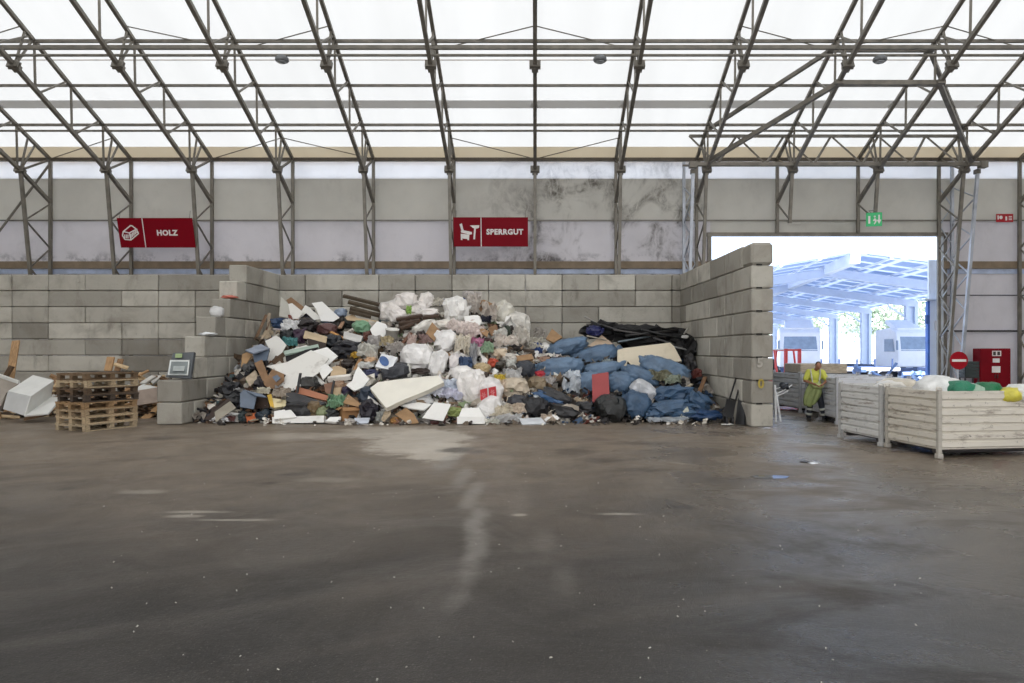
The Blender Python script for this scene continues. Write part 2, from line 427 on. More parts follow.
# ------------------------------------------------------------------ lattice frames
proto_frames = {}
def frame_parts(root, door=False):
    zb = DZ if door else 0.
    def T(name, segs, r, n=4, m=M_steel):
        b = MB()
        for a, c in segs: b.tube((0, a[0], a[1]), (0, c[0], c[1]), r, n)
        return b.build(name, m, root)
    T('outer_post', [((YO, zb), (YO, ZE))], .078)
    T('outer_rafter', [((YO, ZE), (YR, zo(YR)))], .078)
    yb0 = 27.9 if not door else 26.7+(27.9-26.7)*(8.67-6.75)/8.67
    T('inner_post', [((yb0, 0 if not door else 6.75), (26.7, 8.67))], .078)
    T('inner_rafter', [((YO-.02, 7.83), (26.7, 8.67)), ((26.7, 8.67), (YR, zi(YR)))], .085)
    ys = [26.49, 24.67, 22.86, 21.0, 19.2, 17.3, 15.4, 13.5, 11.6, 9.7]
    for i, y in enumerate(ys):
        T('web_bar', [((y, zo(y)), (y+.05, zi(y+.05)))], .04)
        if i+1 < len(ys): yn = ys[i+1]; T('web_bar', [((y-.2, zo(y-.2)), (yn+.2, zi(yn+.2)))], .04)
    T('web_bar', [((22.0, zi(22.0)), (22.45, zo(22.45)))], .04); T('web_bar', [((22.0, zi(22.)), (22.8, zo(22.8)))], .04)
    T('web_bar', [((26.7, 8.67), (27.1, zo(27.1)))], .04); T('web_bar', [((26.7, 8.67), (27.5, zo(27.5)))], .04); T('web_bar', [((26.7, 8.67), (YO, ZE))], .05)
    def yi(z): return 27.9+(26.7-27.9)*z/8.67
    z = 7.75; k = 0
    while z > zb+.3:
        z2 = z-.88
        if z2 < zb: break
        a, c = ((YO, z), (yi(z2), z2)) if k % 2 == 0 else ((yi(z), z), (YO, z2))
        T('web_bar', [(a, c)], .034); z = z2; k += 1
    for y, zz in ((22.0, zi(22.0)), (26.7, 8.67)):
        b = MB(); M = Matrix.Translation((0, y, zz)) @ Matrix.Rotation(-.4, 4, 'X')
        b.box((0, 0, 0), (.34, .05, .24), M); b.box((0, -.09, 0), (.34, .05, .24), M); b.box((0, .03, 0), (.2, .3, .2), M)
        b.build('splice_plate', M_steel, root)
    b = MB(); b.lathe([(.13, -.01), (.15, 0), (.13, .01)], 16, Matrix.Translation((-.02, 25.6, zo(25.6)+.03)) @ Matrix.Rotation(-math.atan(SL), 4, 'X'))
    b.build('cover_disc', mat('white_cap', (235, 235, 232), .5), root)
flab = {-7: 'beyond the left edge of the yard', -6: 'leftmost, behind the white broken cabinet', -5: 'left of the HOLZ sign, sign hangs on it', -4: 'at the right end of the HOLZ sign',
        -3: 'above the stepped end of the left block wall', -2: 'between the two red signs, over dark planks', -1: 'at the left end of the SPERRGUT sign',
        0: 'at the right end of the SPERRGUT sign, seen edge-on', 1: 'between the SPERRGUT sign and the right block wall', 2: 'at the left side of the bright opening',
        3: 'cut off above the opening, nearer its left side', 4: 'cut off above the opening behind the green exit sign', 5: 'at the right side of the bright opening',
        6: 'right of the small red fire signs', 7: 'outside right beyond the fire signs'}
fr = empty('lattice_truss', (-7*BAY, 0, 0)); frame_parts(fr)
fd = empty('lattice_truss', (3*BAY, 0, 0)); frame_parts(fd, True)
for k in range(-7, 8):
    if k == -7: o = fr
    elif k == 3: o = fd
    elif k == 4: o = copy_tree(fd)
    else: o = copy_tree(fr)
    o.location = (k*BAY, 0, 0)
    tag(o, 'grey steel lattice frame '+flab[k], 'steel frame', 'lattice frames carrying the roof')
# portal post pairs beside the opening
def lattice_post(x, label, dx):
    e = empty('lattice_column', (x, 0, 0), 0, label, 'steel post', 'doubled posts beside the opening')
    MB().tube((0, YO, 0), (0, YO, ZE-.1), .075, 4).build('outer_post', M_steel2, e)
    MB().tube((0, 27.9, 0), (0, 26.7, 8.67), .075, 4).build('inner_post', M_steel2, e)
    b = MB()
    z = 8.4; k = 0
    while z > .5:
        yi = lambda q: 27.9-1.2*q/8.67
        b.tube((0, YO if k % 2 == 0 else yi(z), z), (0, yi(z-.7) if k % 2 == 0 else YO, z-.7), .03, 4); z -= .7; k += 1
    b.build('lacing', M_steel2, e)
    b = MB()
    z = 8.4; k = 0
    while z > .5: b.tube((0 if k % 2 else dx, YO, z), (dx if k % 2 else 0, YO, z-.75), .024, 4); z -= .75; k += 1
    b.build('cross_lacing', M_steel2, e)
    b = MB(); b.box((0, 26.74, 8.62), (.16, .2, .16)); b.build('head_plate', M_steel, e)
lattice_post(5*BAY+.52, 'doubled lattice post right of the opening, lit by daylight', -.5)
lattice_post(2*BAY-.5, 'doubled lattice post left of the opening above right block wall', .45)
# lattice girder across the opening, at eaves height
g = empty('lattice_girder', (11.1, 26.7, 8.7), 0, 'long horizontal lattice girder over the bright opening', 'girder')
gx0, gx1 = 5.8-11.1, 16.45-11.1
pu = lambda x: (x, .36, 10.04-8.7); pl = lambda x: (x, -.28, .12)
MB().tube(pu(gx0), pu(gx1-.5), .07, 4).build('top_chord', M_steel, g)
MB().tube(pl(gx0), pl(gx1), .09, 4).build('bottom_chord', M_steel, g)
MB().tube((gx0, 1.6, .55), (gx1, 1.6, .55), .05, 4).build('rear_chord', M_steel, g)
n = 12
for i in range(n):
    xa = gx0+(gx1-gx0)*i/n; xb = gx0+(gx1-gx0)*(i+1)/n
    MB().tube(pu(xa) if i % 2 == 0 else pl(xa), pl(xb) if i % 2 == 0 else pu(min(xb, gx1-.5)), .045, 4).build('web_bar', M_steel, g)
for gx in (gx0, gx1): MB().box((gx, -.25, .1), (.26, .26, .22)).build('end_plate', M_steel, g)
# trapezoid relieving frames in the roof slope
def relief(fn, ytop, ylow, label, r):
    e = empty('trapezoid_truss', (11.1, ytop, fn(ytop)), 0, label, 'steel frame', 'trapezoid frames over the opening')
    P = lambda x, y: (x-11.1, y-ytop, fn(y)-fn(ytop))
    MB().tube(P(2*BAY, ylow), P(3*BAY, ytop), r, 4).build('sloping_leg', M_steel, e)
    MB().tube(P(3*BAY, ytop), P(4*BAY, ytop), r, 4).build('head_beam', M_steel, e)
    MB().tube(P(4*BAY, ytop), P(5*BAY, ylow), r, 4).build('sloping_leg', M_steel, e)
    for kk in (3, 4): MB().box(P(kk*BAY, ytop), (.25, .3, .12)).build('corner_plate', M_steel, e)
relief(zo, 23.2, 26.8, 'upper trapezoid steel frame bridging the bays above the opening', .085)
relief(zi, 22.65, 26.2, 'lower trapezoid steel frame bridging the bays above the opening', .10)

# purlins, conduit, tie rods
def rail(name, y, z, r, label, n=4, m=M_steel):
    b = MB(); b.tube((X0+.1, 0, 0), (X1-.1, 0, 0), r, n); o = b.build(name, m, None, (0, y, z)); return tag(o, label, name.replace('_', ' '), 'long rails under the roof')
rail('purlin', 22.86, zo(22.86)+.0, .065, 'topmost long roof rail in view, on the outer chords')
rail('purlin', 22.2, 2+302.5*22.2/720, .08, 'thick long roof rail just below the topmost one')
rail('conduit', 22.0, 2+294.7*22/720, .045, 'thin long conduit the three roof lamps hang from', 8)
rail('purlin', 24.65, zo(24.65), .055, 'long roof rail just above the dark grey roof band')
rail('purlin', 26.49, zo(26.49), .06, 'long roof rail between the grey band and the eaves')
rail('purlin', 26.3, 2+219.2*26.3/720, .04, 'thin long rail next below, inside the lattice frames', 8)
rail('eaves_beam', YO, ZE, .09, 'dark long eaves beam along the top of the back wall', 4, mat('dark_eaves', (92, 84, 74), .6))
def rod(a, c, label, r=.018):
    a = Vector(a); c = Vector(c); b = MB(); b.tube((0, 0, 0), c-a, r, 6); o = b.build('tie_rod', M_steel, None, a)
    tag(o, label, 'tie rod', 'thin tie rods between roof frames')
def prod(k0, k1, ya, yb, label): rod((k0*BAY, ya, zo(ya)), (k1*BAY, yb, zo(yb)), label)
for k0, k1, w in ((0, 1, 'right of the edge-on frame'), (0, -1, 'left of the edge-on frame'), (-2, -3, 'from the frame between both signs leftward'), (-4, -3, 'rightward from the frame at HOLZ'), (-5, -6, 'at the far left'),
                  (2, 3, 'above the left of the opening'), (4, 3, 'above the exit sign leftward'), (4, 5, 'above the exit sign rightward')):
    prod(k0, k1, 22.3, 23.2, 'thin upper tie rod sloping down '+w)
for k0, k1, w in ((-5, -6, 'above the HOLZ sign leftward'), (-3, -4, 'above the stepped wall leftward'), (-3, -2, 'above the stepped wall rightward'), (-1, 0, 'above the SPERRGUT sign'), (1, 0, 'right of the SPERRGUT sign')):
    prod(k0, k1, 27.15, YO-.03, 'thin lower tie rod sloping to the eaves '+w)
rod((-6*BAY, YO-.05, ZE-.2), (-7*BAY+.4, YO-.05, 5.6), 'stout wall brace running down at the far left', .045)
# lamps under the conduit
def lamp(px, label):
    p = at(px, 52.5, 22.0); e = empty('roof_lamp', (p.x, 22.0, 2+294.7*22/720), 0, label, 'lamp', 'lamps hanging under the roof')
    b = MB(); b.tube((0, 0, 0), (0, 0, -.06), .05, 8); b.build('bracket', M_steel, e)
    b = MB(); b.lathe([(.05, -.02), (.14, -.03), (.2, -.09), (.21, -.16), (.17, -.2)], 20); b.build('housing', mat('lamp_grey', (112, 114, 116), .5), e, None, True)
    b = MB(); b.lathe([(.15, -.2), (.12, -.23), (.04, -.245)], 20); b.build('lens', mat('lamp_lens', (150, 154, 156), .25), e, None, True)
lamp(282, 'leftmost of the three grey roof lamps'); lamp(600, 'middle of the three grey roof lamps'); lamp(880, 'rightmost of the three grey roof lamps')

# ------------------------------------------------------------------ signs
M_red = mat('sign_red', (124, 4, 24), .5, 0, .06, 1, spec=.12); M_wh = mat('sign_white', (226, 222, 220), .5, 0, .03)
def big_sign(xa, xb, zt, zb, yt, yb, word, tx, icon, label, divx, tsz=.27):
    cx = (xa+xb)/2; cz = (zt+zb)/2; cy = (yt+yb)/2
    tilt = math.atan2(yb-yt, zt-zb); h = math.hypot(yb-yt, zt-zb)
    e = empty('hanging_sign', (cx, cy, cz), 0, label, 'sign'); e.rotation_euler = (tilt, 0, 0)
    w = xb-xa
    b = MB(); b.box((0, 0, 0), (w, .03, h)); b.build('board', M_red, e, None, False, .006)
    b = MB(); b.box((divx-cx, -.02, 0), (.03, .012, h*.99)); b.build('divider', M_wh, e)
    M = Matrix.Translation((tx-cx, -.022, -.005)) @ Matrix.Rotation(R(90), 4, 'X')
    text(word, tsz, M, 'lettering', M_wh, e, .012)
    b = MB()
    for poly in icon: b.prism([(x, -.018-.012, z) for x, z in poly], (0, -1, 0), .012)
    b.build('pictogram', M_wh, e)
    for sx in (-1, 1): MB().tube((sx*(w/2-.1), 0, h/2), (sx*(w/2-.1), .12, h/2+.25), .01, 6).build('wire', M_steel, e)
cx = (-15.52-12.72)/2
def ic(pts, ox, oz, s): return [((ox+x*s), (oz+z*s)) for x, z in pts]
holz = []
L3 = lambda a, c, w=.03: (lambda d: (lambda nx, nz: [(a[0]-nx, a[1]-nz), (c[0]-nx, c[1]-nz), (c[0]+nx, c[1]+nz), (a[0]+nx, a[1]+nz)])(-d[1]*w/2/math.hypot(*d), d[0]*w/2/math.hypot(*d)))((c[0]-a[0], c[1]-a[1]))
A = dict(a=(-1.27, -.1), b=(-1.2, -.24), c=(-.98, -.26), d=(-.66, -.02), e=(-.72, .14), f=(-.86, .26), g=(-.92, .27), h=(-1.22, .05), i=(-1.0, .0))
for p, q in ('ab', 'bc', 'cd', 'de', 'ef', 'fg', 'gh', 'ha', 'hi', 'ie', 'ic'): holz.append(L3(A[p], A[q], .04))
for i in range(5): holz.append(L3((-.96+i*.06, -.19+i*.045), (-.94+i*.06, -.03+i*.045), .035))
for i in range(3): holz.append(L3((-1.2+i*.06, -.2), (-1.18+i*.06, -.06), .035))
big_sign(-15.52, -12.72, 6.9, 5.84, 26.72, 27.0, 'HOLZ', cx+.02, holz, 'dark red banner sign reading HOLZ with a wood pictogram', cx-.46)
sp = [[(-1.2, .28), (-1.11, .32), (-1.04, .05), (-1.12, -.0)], [(-1.16, .04), (-1.04, .06), (-.82, .02), (-.72, .0), (-.72, -.08), (-.82, -.1), (-1.14, -.02)],
      [(-1.16, -.06), (-.82, -.1), (-.84, -.3), (-.9, -.3), (-.9, -.26), (-1.1, -.24), (-1.1, -.3), (-1.16, -.29)],
      [(-.8, .24), (-.42, .25), (-.44, .15), (-.56, .12), (-.66, .14), (-.74, .2)], [(-.63, .14), (-.56, .14), (-.6, -.27), (-.67, -.27)]]
cx = (-3.05-.26)/2
sp = [[(x*.95-.02, z) for x, z in p] for p in sp]
big_sign(-3.05, -.26, 6.95, 5.88, 26.85, 27.02, 'SPERRGUT', cx-.16, sp, 'dark red banner sign reading SPERRGUT with armchair pictogram', cx-.36)
# green exit sign
p = at(874, 219.5, 26.3)
e = empty('exit_sign', p, R(-14), 'small green running-man exit sign hung over the opening', 'sign')
MB().box((0, 0, 0), (.54, .06, .5)).build('panel', mat('exit_green', (40, 185, 110), .4, 0, .03), e, None, False, .008)
b = MB(); y = -.034
for q in ([(-.2, .13), (-.13, .13), (-.13, -.15), (-.2, -.15)], [(.14, .16), (.19, .16), (.19, -.02), (.24, -.02), (.165, -.17), (.09, -.02), (.14, -.02)],
          L3((.02, .03), (.06, -.08), .06), L3((.06, -.08), (0, -.17), .04), L3((.02, .03), (-.02, -.06), .04)): b.prism([(x, y, z) for x, z in q], (0, -1, 0), .006)
b.ball((.02, y, .1), (.035, .006, .035)); b.build('pictogram', M_wh, e)
b = MB(); b.path([(-.1, .0, .25), (-.1, .4, .4), (.1, .4, .4), (.1, 0, .25)], .012, 6); b.build('bracket', M_steel, e)
# fire signs
for i, (px, w, lab) in enumerate(((1000, .3, 'left of two small red fire signs on the wall'), (1008.5, .36, 'right of two small red fire signs on the wall'))):
    p = at(px, 218, YW-.13); e = empty('fire_sign', p, 0, lab, 'sign', 'red fire signs on the right wall')
    MB().box((0, 0, 0), (w, .02, .32)).build('plate', mat('fire_red', (165, 25, 35), .4), e)
    b = MB()
    if i == 0: b.prism([(x, -.012, z) for x, z in L3((-.08, -.06), (-.08, .1), .05)], (0, -1, 0), .004); b.ball((.03, -.012, .02), (.07, .005, .07))
    else:
        b.prism([(x, -.012, z) for x, z in ((-.13, -.1), (-.06, -.1), (-.06, .06), (-.13, .06))], (0, -1, 0), .004)
        for z in (-.08, -.02, .04): b.prism([(x, -.012, z+q) for x, q in ((.0, 0), (.13, 0), (.13, .03), (0, .03))], (0, -1, 0), .004)
    b.build('pictogram', M_wh, e)
# ------------------------------------------------------------------ pallets
def pallet(L, W, H, loc, rz, woodc, label):
    e = empty('wooden_pallet', loc, rz, label, 'pallet', 'stacked wooden pallets')
    m = wood(woodc)
    t = .024*H/.144
    for i in range(5):
        x = -W/2+.05+(W-.1)*i/4
        MB().box((x, 0, H-t/2), (.105 if i % 2 else .14, L, t)).build('deck_board', m, e)
    for i in range(3):
        y = -L/2+.06+(L-.12)*i/2
        MB().box((0, y, H-1.5*t), (W, .12, t)).build('stringer_board', m, e)
    for i in range(3):
        for j in range(3):
            MB().box((-W/2+.06+(W-.12)*i/2, -L/2+.07+(L-.14)*j/2, H/2-.3*t), (.11, .14, H-3*t)).build('spacer_block', m, e, None, False, .004)
    for i in range(3):
        MB().box((-W/2+.06+(W-.12)*i/2, 0, t/2), (.11, L, t)).build('bottom_board', m, e)
    return e
PH = .178
ux = Vector((.40, .917, 0))
pc = Vector((-10.96, 17.56, 0))       # front corner
ang = math.atan2(-ux.x, ux.y)           # local y along the long side
lx = Vector((math.cos(ang), math.sin(ang), 0)); ly = Vector((-math.sin(ang), math.cos(ang), 0))
pcols = [(178, 160, 132), (190, 168, 136), (172, 150, 120), (158, 128, 92), (78, 66, 56), (96, 78, 60), (184, 164, 134), (120, 98, 74)]
names = ['bottom pallet of the stack, pale wood on the asphalt', 'pale wooden pallet second from the bottom of the stack', 'pale wooden pallet third from the bottom of the stack',
         'tan wooden pallet fourth from the bottom of the stack', 'darkest wooden pallet in the middle of the stack', 'brown wooden pallet just above the darkest one', 'pale wooden pallet second from the top of the stack',
         'brown wooden pallet on top of the stack']
for i in range(8):
    c = pc+lx*(-.56+random.uniform(-.03, .03))+ly*(.72+random.uniform(-.03, .03))
    pallet(1.42, 1.1, PH, (c.x, c.y, i*PH), ang+random.uniform(-.03, .03), pcols[i], names[i])
# scraps on and around the pallets
def stick(name, a, c, w, t, m, label, cat='plank', group=None):
    a = Vector(a); c = Vector(c); d = c-a; L = d.length; q = d.normalized()
    up = Vector((0, -.4, 1)); s = q.cross(up).normalized(); u = s.cross(q)
    Mx = Matrix((( *(q.x, s.x, u.x), a.x), (q.y, s.y, u.y, a.y), (q.z, s.z, u.z, a.z), (0, 0, 0, 1)))
    b = MB(); b.box((L/2, 0, 0), (L, w, t), None, min(w, t)*.1); o = b.build(name, m); o.matrix_world = Mx
    return tag(o, label, cat, group)
W1 = wood((176, 140, 100)); W2 = wood((140, 108, 76)); W3 = wood((92, 72, 52)); W4 = wood((202, 176, 138))
stick('plank', at(108, 371, 18.6), at(111, 357, 18.7), .2, .05, W1, 'short tan plank standing on the pallet stack'); stick('plank', at(117, 371, 18.6), at(121, 359, 18.7), .16, .05, W2, 'brown board stub standing on the pallet stack')
stick('plank', at(114, 364, 18.5), at(128, 368, 18.6), .12, .05, W4, 'short pale batten lying across the pallet stack')
stick('plank', at(9, 386, 22.5), at(16, 341, 23.6), .22, .06, W1, 'tall plank leaning upright against left block wall'); stick('plank', at(6, 376, 22.5), at(12, 366, 22.6), .2, .08, W3, 'dark stub of wood beside the leaning plank')
b = MB(); rr = random.Random(21)
def low_heap(x, y): return max(0, 1.3*math.exp(-((x+12.4)/1.0)**2-((y-23.2)/1.5)**2)+.95*math.exp(-((x+15.4)/.9)**2-((y-23.5)/1.3)**2))
for i in range(700):
    x = rr.uniform(-16.6, -10.25); y = rr.uniform(20.9, 25.2); h = low_heap(x, y)
    if h < .06 and rr.random() < .9: continue
    M = Matrix.Translation((x, y, .05+h*rr.random())) @ Euler((rr.uniform(-.6, .6), rr.uniform(-.6, .6), rr.random()*6)).to_matrix().to_4x4()
    b.box((0, 0, 0), (rr.uniform(.2, 1.1), rr.uniform(.06, .2), rr.uniform(.02, .08)), M)
t_ = NT('wood_scraps'); g_ = t_.n('ShaderNodeNewGeometry').outputs['Random Per Island']; r_ = t_.n('ShaderNodeValToRGB'); t_.l(g_, r_.inputs[0]); r_.color_ramp.interpolation = 'CONSTANT'
for i, c in enumerate(((176, 140, 100), (120, 92, 66), (204, 180, 144), (84, 66, 50), (150, 118, 84), (206, 204, 198), (66, 56, 48))):
    e_ = r_.color_ramp.elements[i] if i < 2 else r_.color_ramp.elements.new(i/7)
    e_.position = i/7; e_.color = (*lin(c), 1)
tag(b.build('wood_scraps', t_.done(t_.principled(r_.outputs[0], .8))), 'broken wood scraps heaped behind the pallet stack', 'scraps', None, 'stuff')
rr = random.Random(11)
wl = [(46, 402, 60, 396), (52, 392, 60, 380), (60, 388, 54, 377), (132, 372, 146, 380), (140, 375, 152, 384), (146, 382, 156, 376), (137, 392, 158, 387), (142, 380, 138, 373), (136, 401, 157, 399), (34, 412, 58, 408), (2, 416, 20, 419), (24, 419, 52, 413)]
wn = ['low beside the cabinet flap', 'steep behind the cabinet flap', 'behind the left of the pallets', 'right of the pallets, upper', 'right of the pallets, crossing', 'by the rear block wall', 'above the beige panel', 'propped beside the pallets', 'under the beige panel', 'under the cabinet flap', 'below the broken cabinet at the frame edge', 'under the broken cabinet']
for i, (a, b_, c, d) in enumerate(wl):
    Y = 22.3+rr.random()*.9 if i not in (9, 10, 11) else 18.9+.1*i-.9
    if i in (9, 10, 11): Y = {9: 21.0, 10: 20.4, 11: 20.2}[i]
    p, q = at(a, b_, Y), at(c, d, Y+.3); p.z = max(p.z, .06); q.z = max(q.z, .06)
    stick('plank', p, q, .16, .04, (W1, W4, W2)[i % 3], 'waste wood plank '+wn[i], 'plank', 'waste planks by the left wall')
# white broken cabinet
def quad(b, pts, th=.03):
    pts = [Vector(p) for p in pts]; n = (pts[1]-pts[0]).cross(pts[2]-pts[0]).normalized()
    if n.y > 0: n = -n
    b.prism(pts, n, th)
    return b
def panel(name, pts, m, parent, th=.03):
    b = MB(); quad(b, [Vector(p)-parent.location for p in pts], th); return b.build(name, m, parent)
MC = mat('white_laminate', (214, 214, 210), .45, 0, .05); MCb = mat('grey_laminate', (160, 152, 142), .6, 0, .1)
e = empty('broken_cabinet', (-13.6, 20.2, 0), 0, 'white broken cabinet carcass lying open beside the pallets', 'cabinet')
A_ = at(8, 391, 20.0); B_ = at(30, 396, 19.7); C_ = at(53, 380, 20.6); D_ = at(33, 375, 20.9)
E_ = at(3, 409, 19.9); F_ = at(24, 415.5, 19.6); G_ = at(62, 397, 20.5); H_ = at(48, 413.5, 19.7); I_ = at(50, 397, 20.7)
panel('top_panel', [A_, B_, C_, D_], MC, e); panel('front_panel', [A_, B_, F_, E_], mat('cab_front', (196, 197, 196), .5, 0, .05), e)
panel('inner_panel', [B_, C_, I_, F_], MC, e); panel('door_flap', [F_, I_, G_, H_], MC, e, .04)
e = empty('brown_box_panel', (-15.2, 21.3, 0), 0, 'large beige board at the left frame edge behind cabinet', 'board')
panel('panel_face', [at(-14, 371, 21.3), at(18, 383, 21.0), at(6, 393, 20.6), at(-2, 412, 20.6), at(-16, 410, 20.9)], MCb, e, .06); panel('edge_strip', [at(-14, 369.5, 21.25), at(18, 381, 20.95), at(18, 384, 20.95), at(-14, 373, 21.25)], MC, e, .07)
b = MB(); quad(b, [at(134, 391, 21.3), at(157, 387.5, 21.6), at(158, 402, 21.5), at(136, 405.5, 21.2)], .5); tag(b.build('cardboard_box', mat('beige_board', (168, 152, 140), .7)), 'closed beige box between pallets and stepped block wall', 'box')
b = MB(); quad(b, [at(132, 390, 21.5), at(143, 384, 21.9), at(157, 387, 21.7), at(134, 392, 21.3)], .03); tag(b.build('white_board', MC), 'thin white board lying on the beige box', 'board')
# framed screen on the stepped wall
e = empty('framed_screen', at(180, 378.8, 19.55), 0, 'grey framed screen leaning on the low step of wall', 'screen')
def rel(px, py, Y): return at(px, py, Y)-e.location
def plate(name, pts, m, th): 
    b = MB(); b.prism([rel(*p) for p in pts], (0, -1, .2), th); return b.build(name, m, e)
plate('casing', [(166, 377, 19.40), (173, 353, 19.75), (194, 352, 19.75), (190, 378.5, 19.40)], mat('casing_dark', (84, 88, 92), .5), .12)
plate('frame_rim', [(167.5, 375, 19.36), (170, 360, 19.58), (189.6, 360, 19.58), (187.6, 375.2, 19.36)], mat('rim_pale', (206, 210, 208), .4), .03)
plate('screen_glass', [(169.5, 373.6, 19.345), (171.4, 361.6, 19.54), (187.8, 361.6, 19.54), (186.2, 373.8, 19.345)], mat('glass_grey', (120, 128, 128), .15), .02)
plate('inner_mark', [(172.5, 371, 19.33), (174, 364.5, 19.51), (185, 364.5, 19.51), (184, 371, 19.33)], mat('glass_grey2', (160, 166, 164), .2), .012)
plate('green_sticker', [(175, 357.6, 19.60), (175.5, 353.6, 19.68), (182, 353.6, 19.68), (181.6, 357.6, 19.60)], mat('sticker', (150, 170, 120), .5), .03)
# small litter on the steps
def crumple_mb(w, d, h, seed, amp=.3, sub=3, fr=1.6):
    import bmesh
    bm = bmesh.new(); bmesh.ops.create_icosphere(bm, subdivisions=sub, radius=1.)
    of = Vector((seed*3.7, seed*1.3, seed*5.1)); b = MB()
    for v in bm.verts:
        p = v.co.copy(); q = p*fr+of
        n = noise.noise(q); r = abs(noise.noise(q*2.1+of)); r2 = abs(noise.noise(q*4.7)); r3 = noise.noise(q*9)
        rg = 1-abs(noise.noise(q*3.1+of*.7))*2; k = 1+amp*(n*.9-r*1.0-r2*.7+.2)+(amp*.5+.06)*(rg*rg*rg*.9-.2)+(amp*.2+.02)*r3
        sx = math.copysign(abs(p.x)**.8, p.x); sy = math.copysign(abs(p.y)**.8, p.y); sz = math.copysign(abs(p.z)**.8, p.z)
        b.v.append((sx*k*w/2, sy*k*d/2, sz*k*h/2))
    b.f = [tuple(v.index for v in f.verts) for f in bm.faces]; b.mi = [0]*len(b.f); bm.free(); return b
def sheet_mb(w, d, seed, amp=.12, n=14):
    b = MB(); of = Vector((seed*2.3, seed, 0))
    for j in range(n+1):
        for i in range(n+1):
            x = (i/n-.5)*w; y = (j/n-.5)*d
            e_ = 1+.25*noise.noise(Vector((i*.6, j*.6, seed)))
            z = amp*(noise.noise(Vector((x*2.5, y*2.5, 0))+of)+.6*abs(noise.noise(Vector((x*6, y*6, 3))+of)))
            b.v.append((x*e_, y*e_, z))
    for j in range(n):
        for i in range(n): a = j*(n+1)+i; b.f.append((a, a+1, a+n+2, a+n+1)); b.mi.append(0)
    return b
def solid(o, t=.012):
    m = o.modifiers.new('thick', 'SOLIDIFY'); m.thickness = t; return o
def litter(px, py, Y, w, h, rgb, label, sd, amp=.45, d=None, name='crumpled_film', cat='litter'):
    o = crumple_mb(w, d or w*.7, h, sd, amp).build(name, plastic(rgb), None, at(px, py, Y), True); return tag(o, label, cat)
litter(230, 297, 22.6, .5, .10, (196, 110, 92), 'red and white rag lying high on stepped wall', 3, .5); litter(217, 312, 21.75, .42, .34, (206, 206, 206), 'clear plastic tub on a step of left wall', 4, .15)
litter(208, 334, 20.95, .46, .10, (236, 238, 240), 'white paper sheet on a step of left wall', 5, .5)

# ------------------------------------------------------------------ slatted steel containers
def contmat(rgb, i):
    k = ('cont', rgb)
    if k in _m: return _m[k]
    t = NT('worn_white_paint'); co = t.coord()
    n1 = t.noise(t.scaled(co, .6, .6, 3.), 2.2, 8, .72); n2 = t.noise(co, 9, 6, .7); n3 = t.noise(co, .8, 4)
    c = t.mix(t.ramp(n3, .3, .7), lin(rgb), tuple(v*.86 for v in lin(rgb)))
    c = t.mix(t.ramp(n1, .53, .64, 0, .8), c, lin((120, 108, 96)))
    c = t.mix(t.ramp(n2, .62, .70, 0, .85), c, lin((66, 56, 50)))
    _m[k] = t.done(t.principled(c, .6, 0, t.bump(n2, .3, .01))); return _m[k]
M_dk = mat('dark_underframe', (58, 54, 52), .7)
def container(fl, rz, W, D, label, rgb=(206, 202, 192), H=1.2):
    """fl = front-left foot; W along local x, D along local y"""
    e = empty('slatted_container', (fl[0], fl[1], 0), rz, label, 'container', 'white slatted steel containers')
    m = contmat(rgb, 0); mp_ = contmat(tuple(int(v*.84) for v in rgb), 0); z0, z1 = .16, H; n = 7; dz = (z1-z0)/n
    prof = []
    for k in range(n):
        z = z0+k*dz
        prof += [(0.012, z+.0), (.012, z+.028), (-.022, z+.045), (-.022, z+dz-.012), (.012, z+dz-.002)]
    def side(a, c, nm):
        a = Vector(a); c = Vector(c); d = (c-a).normalized(); nn = Vector((d.y, -d.x, 0)); b = MB(); P = []
        for p in (a+d*.05, c-d*.05):
            for o, z in prof: P.append(p-nn*o+Vector((0, 0, z)))
            for o, z in prof[::-1]: P.append(p-nn*(o+.03 if o > 0 else .045)+Vector((0, 0, z)))
        k = len(P)//2; h = k//2
        fs = [(i, (i+1) % k, k+(i+1) % k, k+i) for i in range(k)]
        # end faces as quads between outer and inner profile
        for base in (0, k):
            for i in range(h-1): fs.append((base+i, base+i+1, base+k-2-i, base+k-1-i))
        b.add(P, fs); return b.build(nm, m, e)
    side((0, 0, 0), (W, 0, 0), 'side_panel'); side((W, 0, 0), (W, D, 0), 'side_panel')
    side((W, D, 0), (0, D, 0), 'side_panel'); side((0, D, 0), (0, 0, 0), 'side_panel')
    for x, y in ((0, 0), (W, 0), (W, D), (0, D)):
        b = MB(); b.box((x, y, (H+.1)/2+.03), (.075, .075, H-.02), None, .006); p = b.build('corner_post', mp_, e)
        b = MB(); b.box((x, y, .045), (.11, .11, .09), None, .01); b.build('foot', mp_, p)
        b = MB(); b.path([(x-.05, y, H+.04), (x-.05, y, H+.1), (x+.05, y, H+.1), (x+.05, y, H+.04)], .012, 6); b.build('stacking_lug', m, p)
    b = MB()
    for a, c in (((0, 0), (W, 0)), ((W, 0), (W, D)), ((W, D), (0, D)), ((0, D), (0, 0))): b.tube((*a, H+.015), (*c, H+.015), .032, 4)
    b.build('top_rim', m, e)
    b = MB(); b.box((W/2, D/2, .15), (W-.1, D-.1, .04)); b.box((W/2, .2, .11), (W-.1, .1, .06)); b.box((W/2, D-.2, .11), (W-.1, .1, .06)); b.build('base', M_dk, e)
    return e
cA = container((7.45, 13.28), R(8), 2.3, 1.52, 'nearest white slatted container, cut by right frame edge', (214, 208, 196))
cB = container((7.17, 14.92), R(8), 2.3, 1.5, 'white slatted container directly behind the nearest one', (212, 212, 210))
container((8.12, 19.35), R(-2), 1.9, 1.25, 'white slatted container right behind the worker', (214, 216, 222))
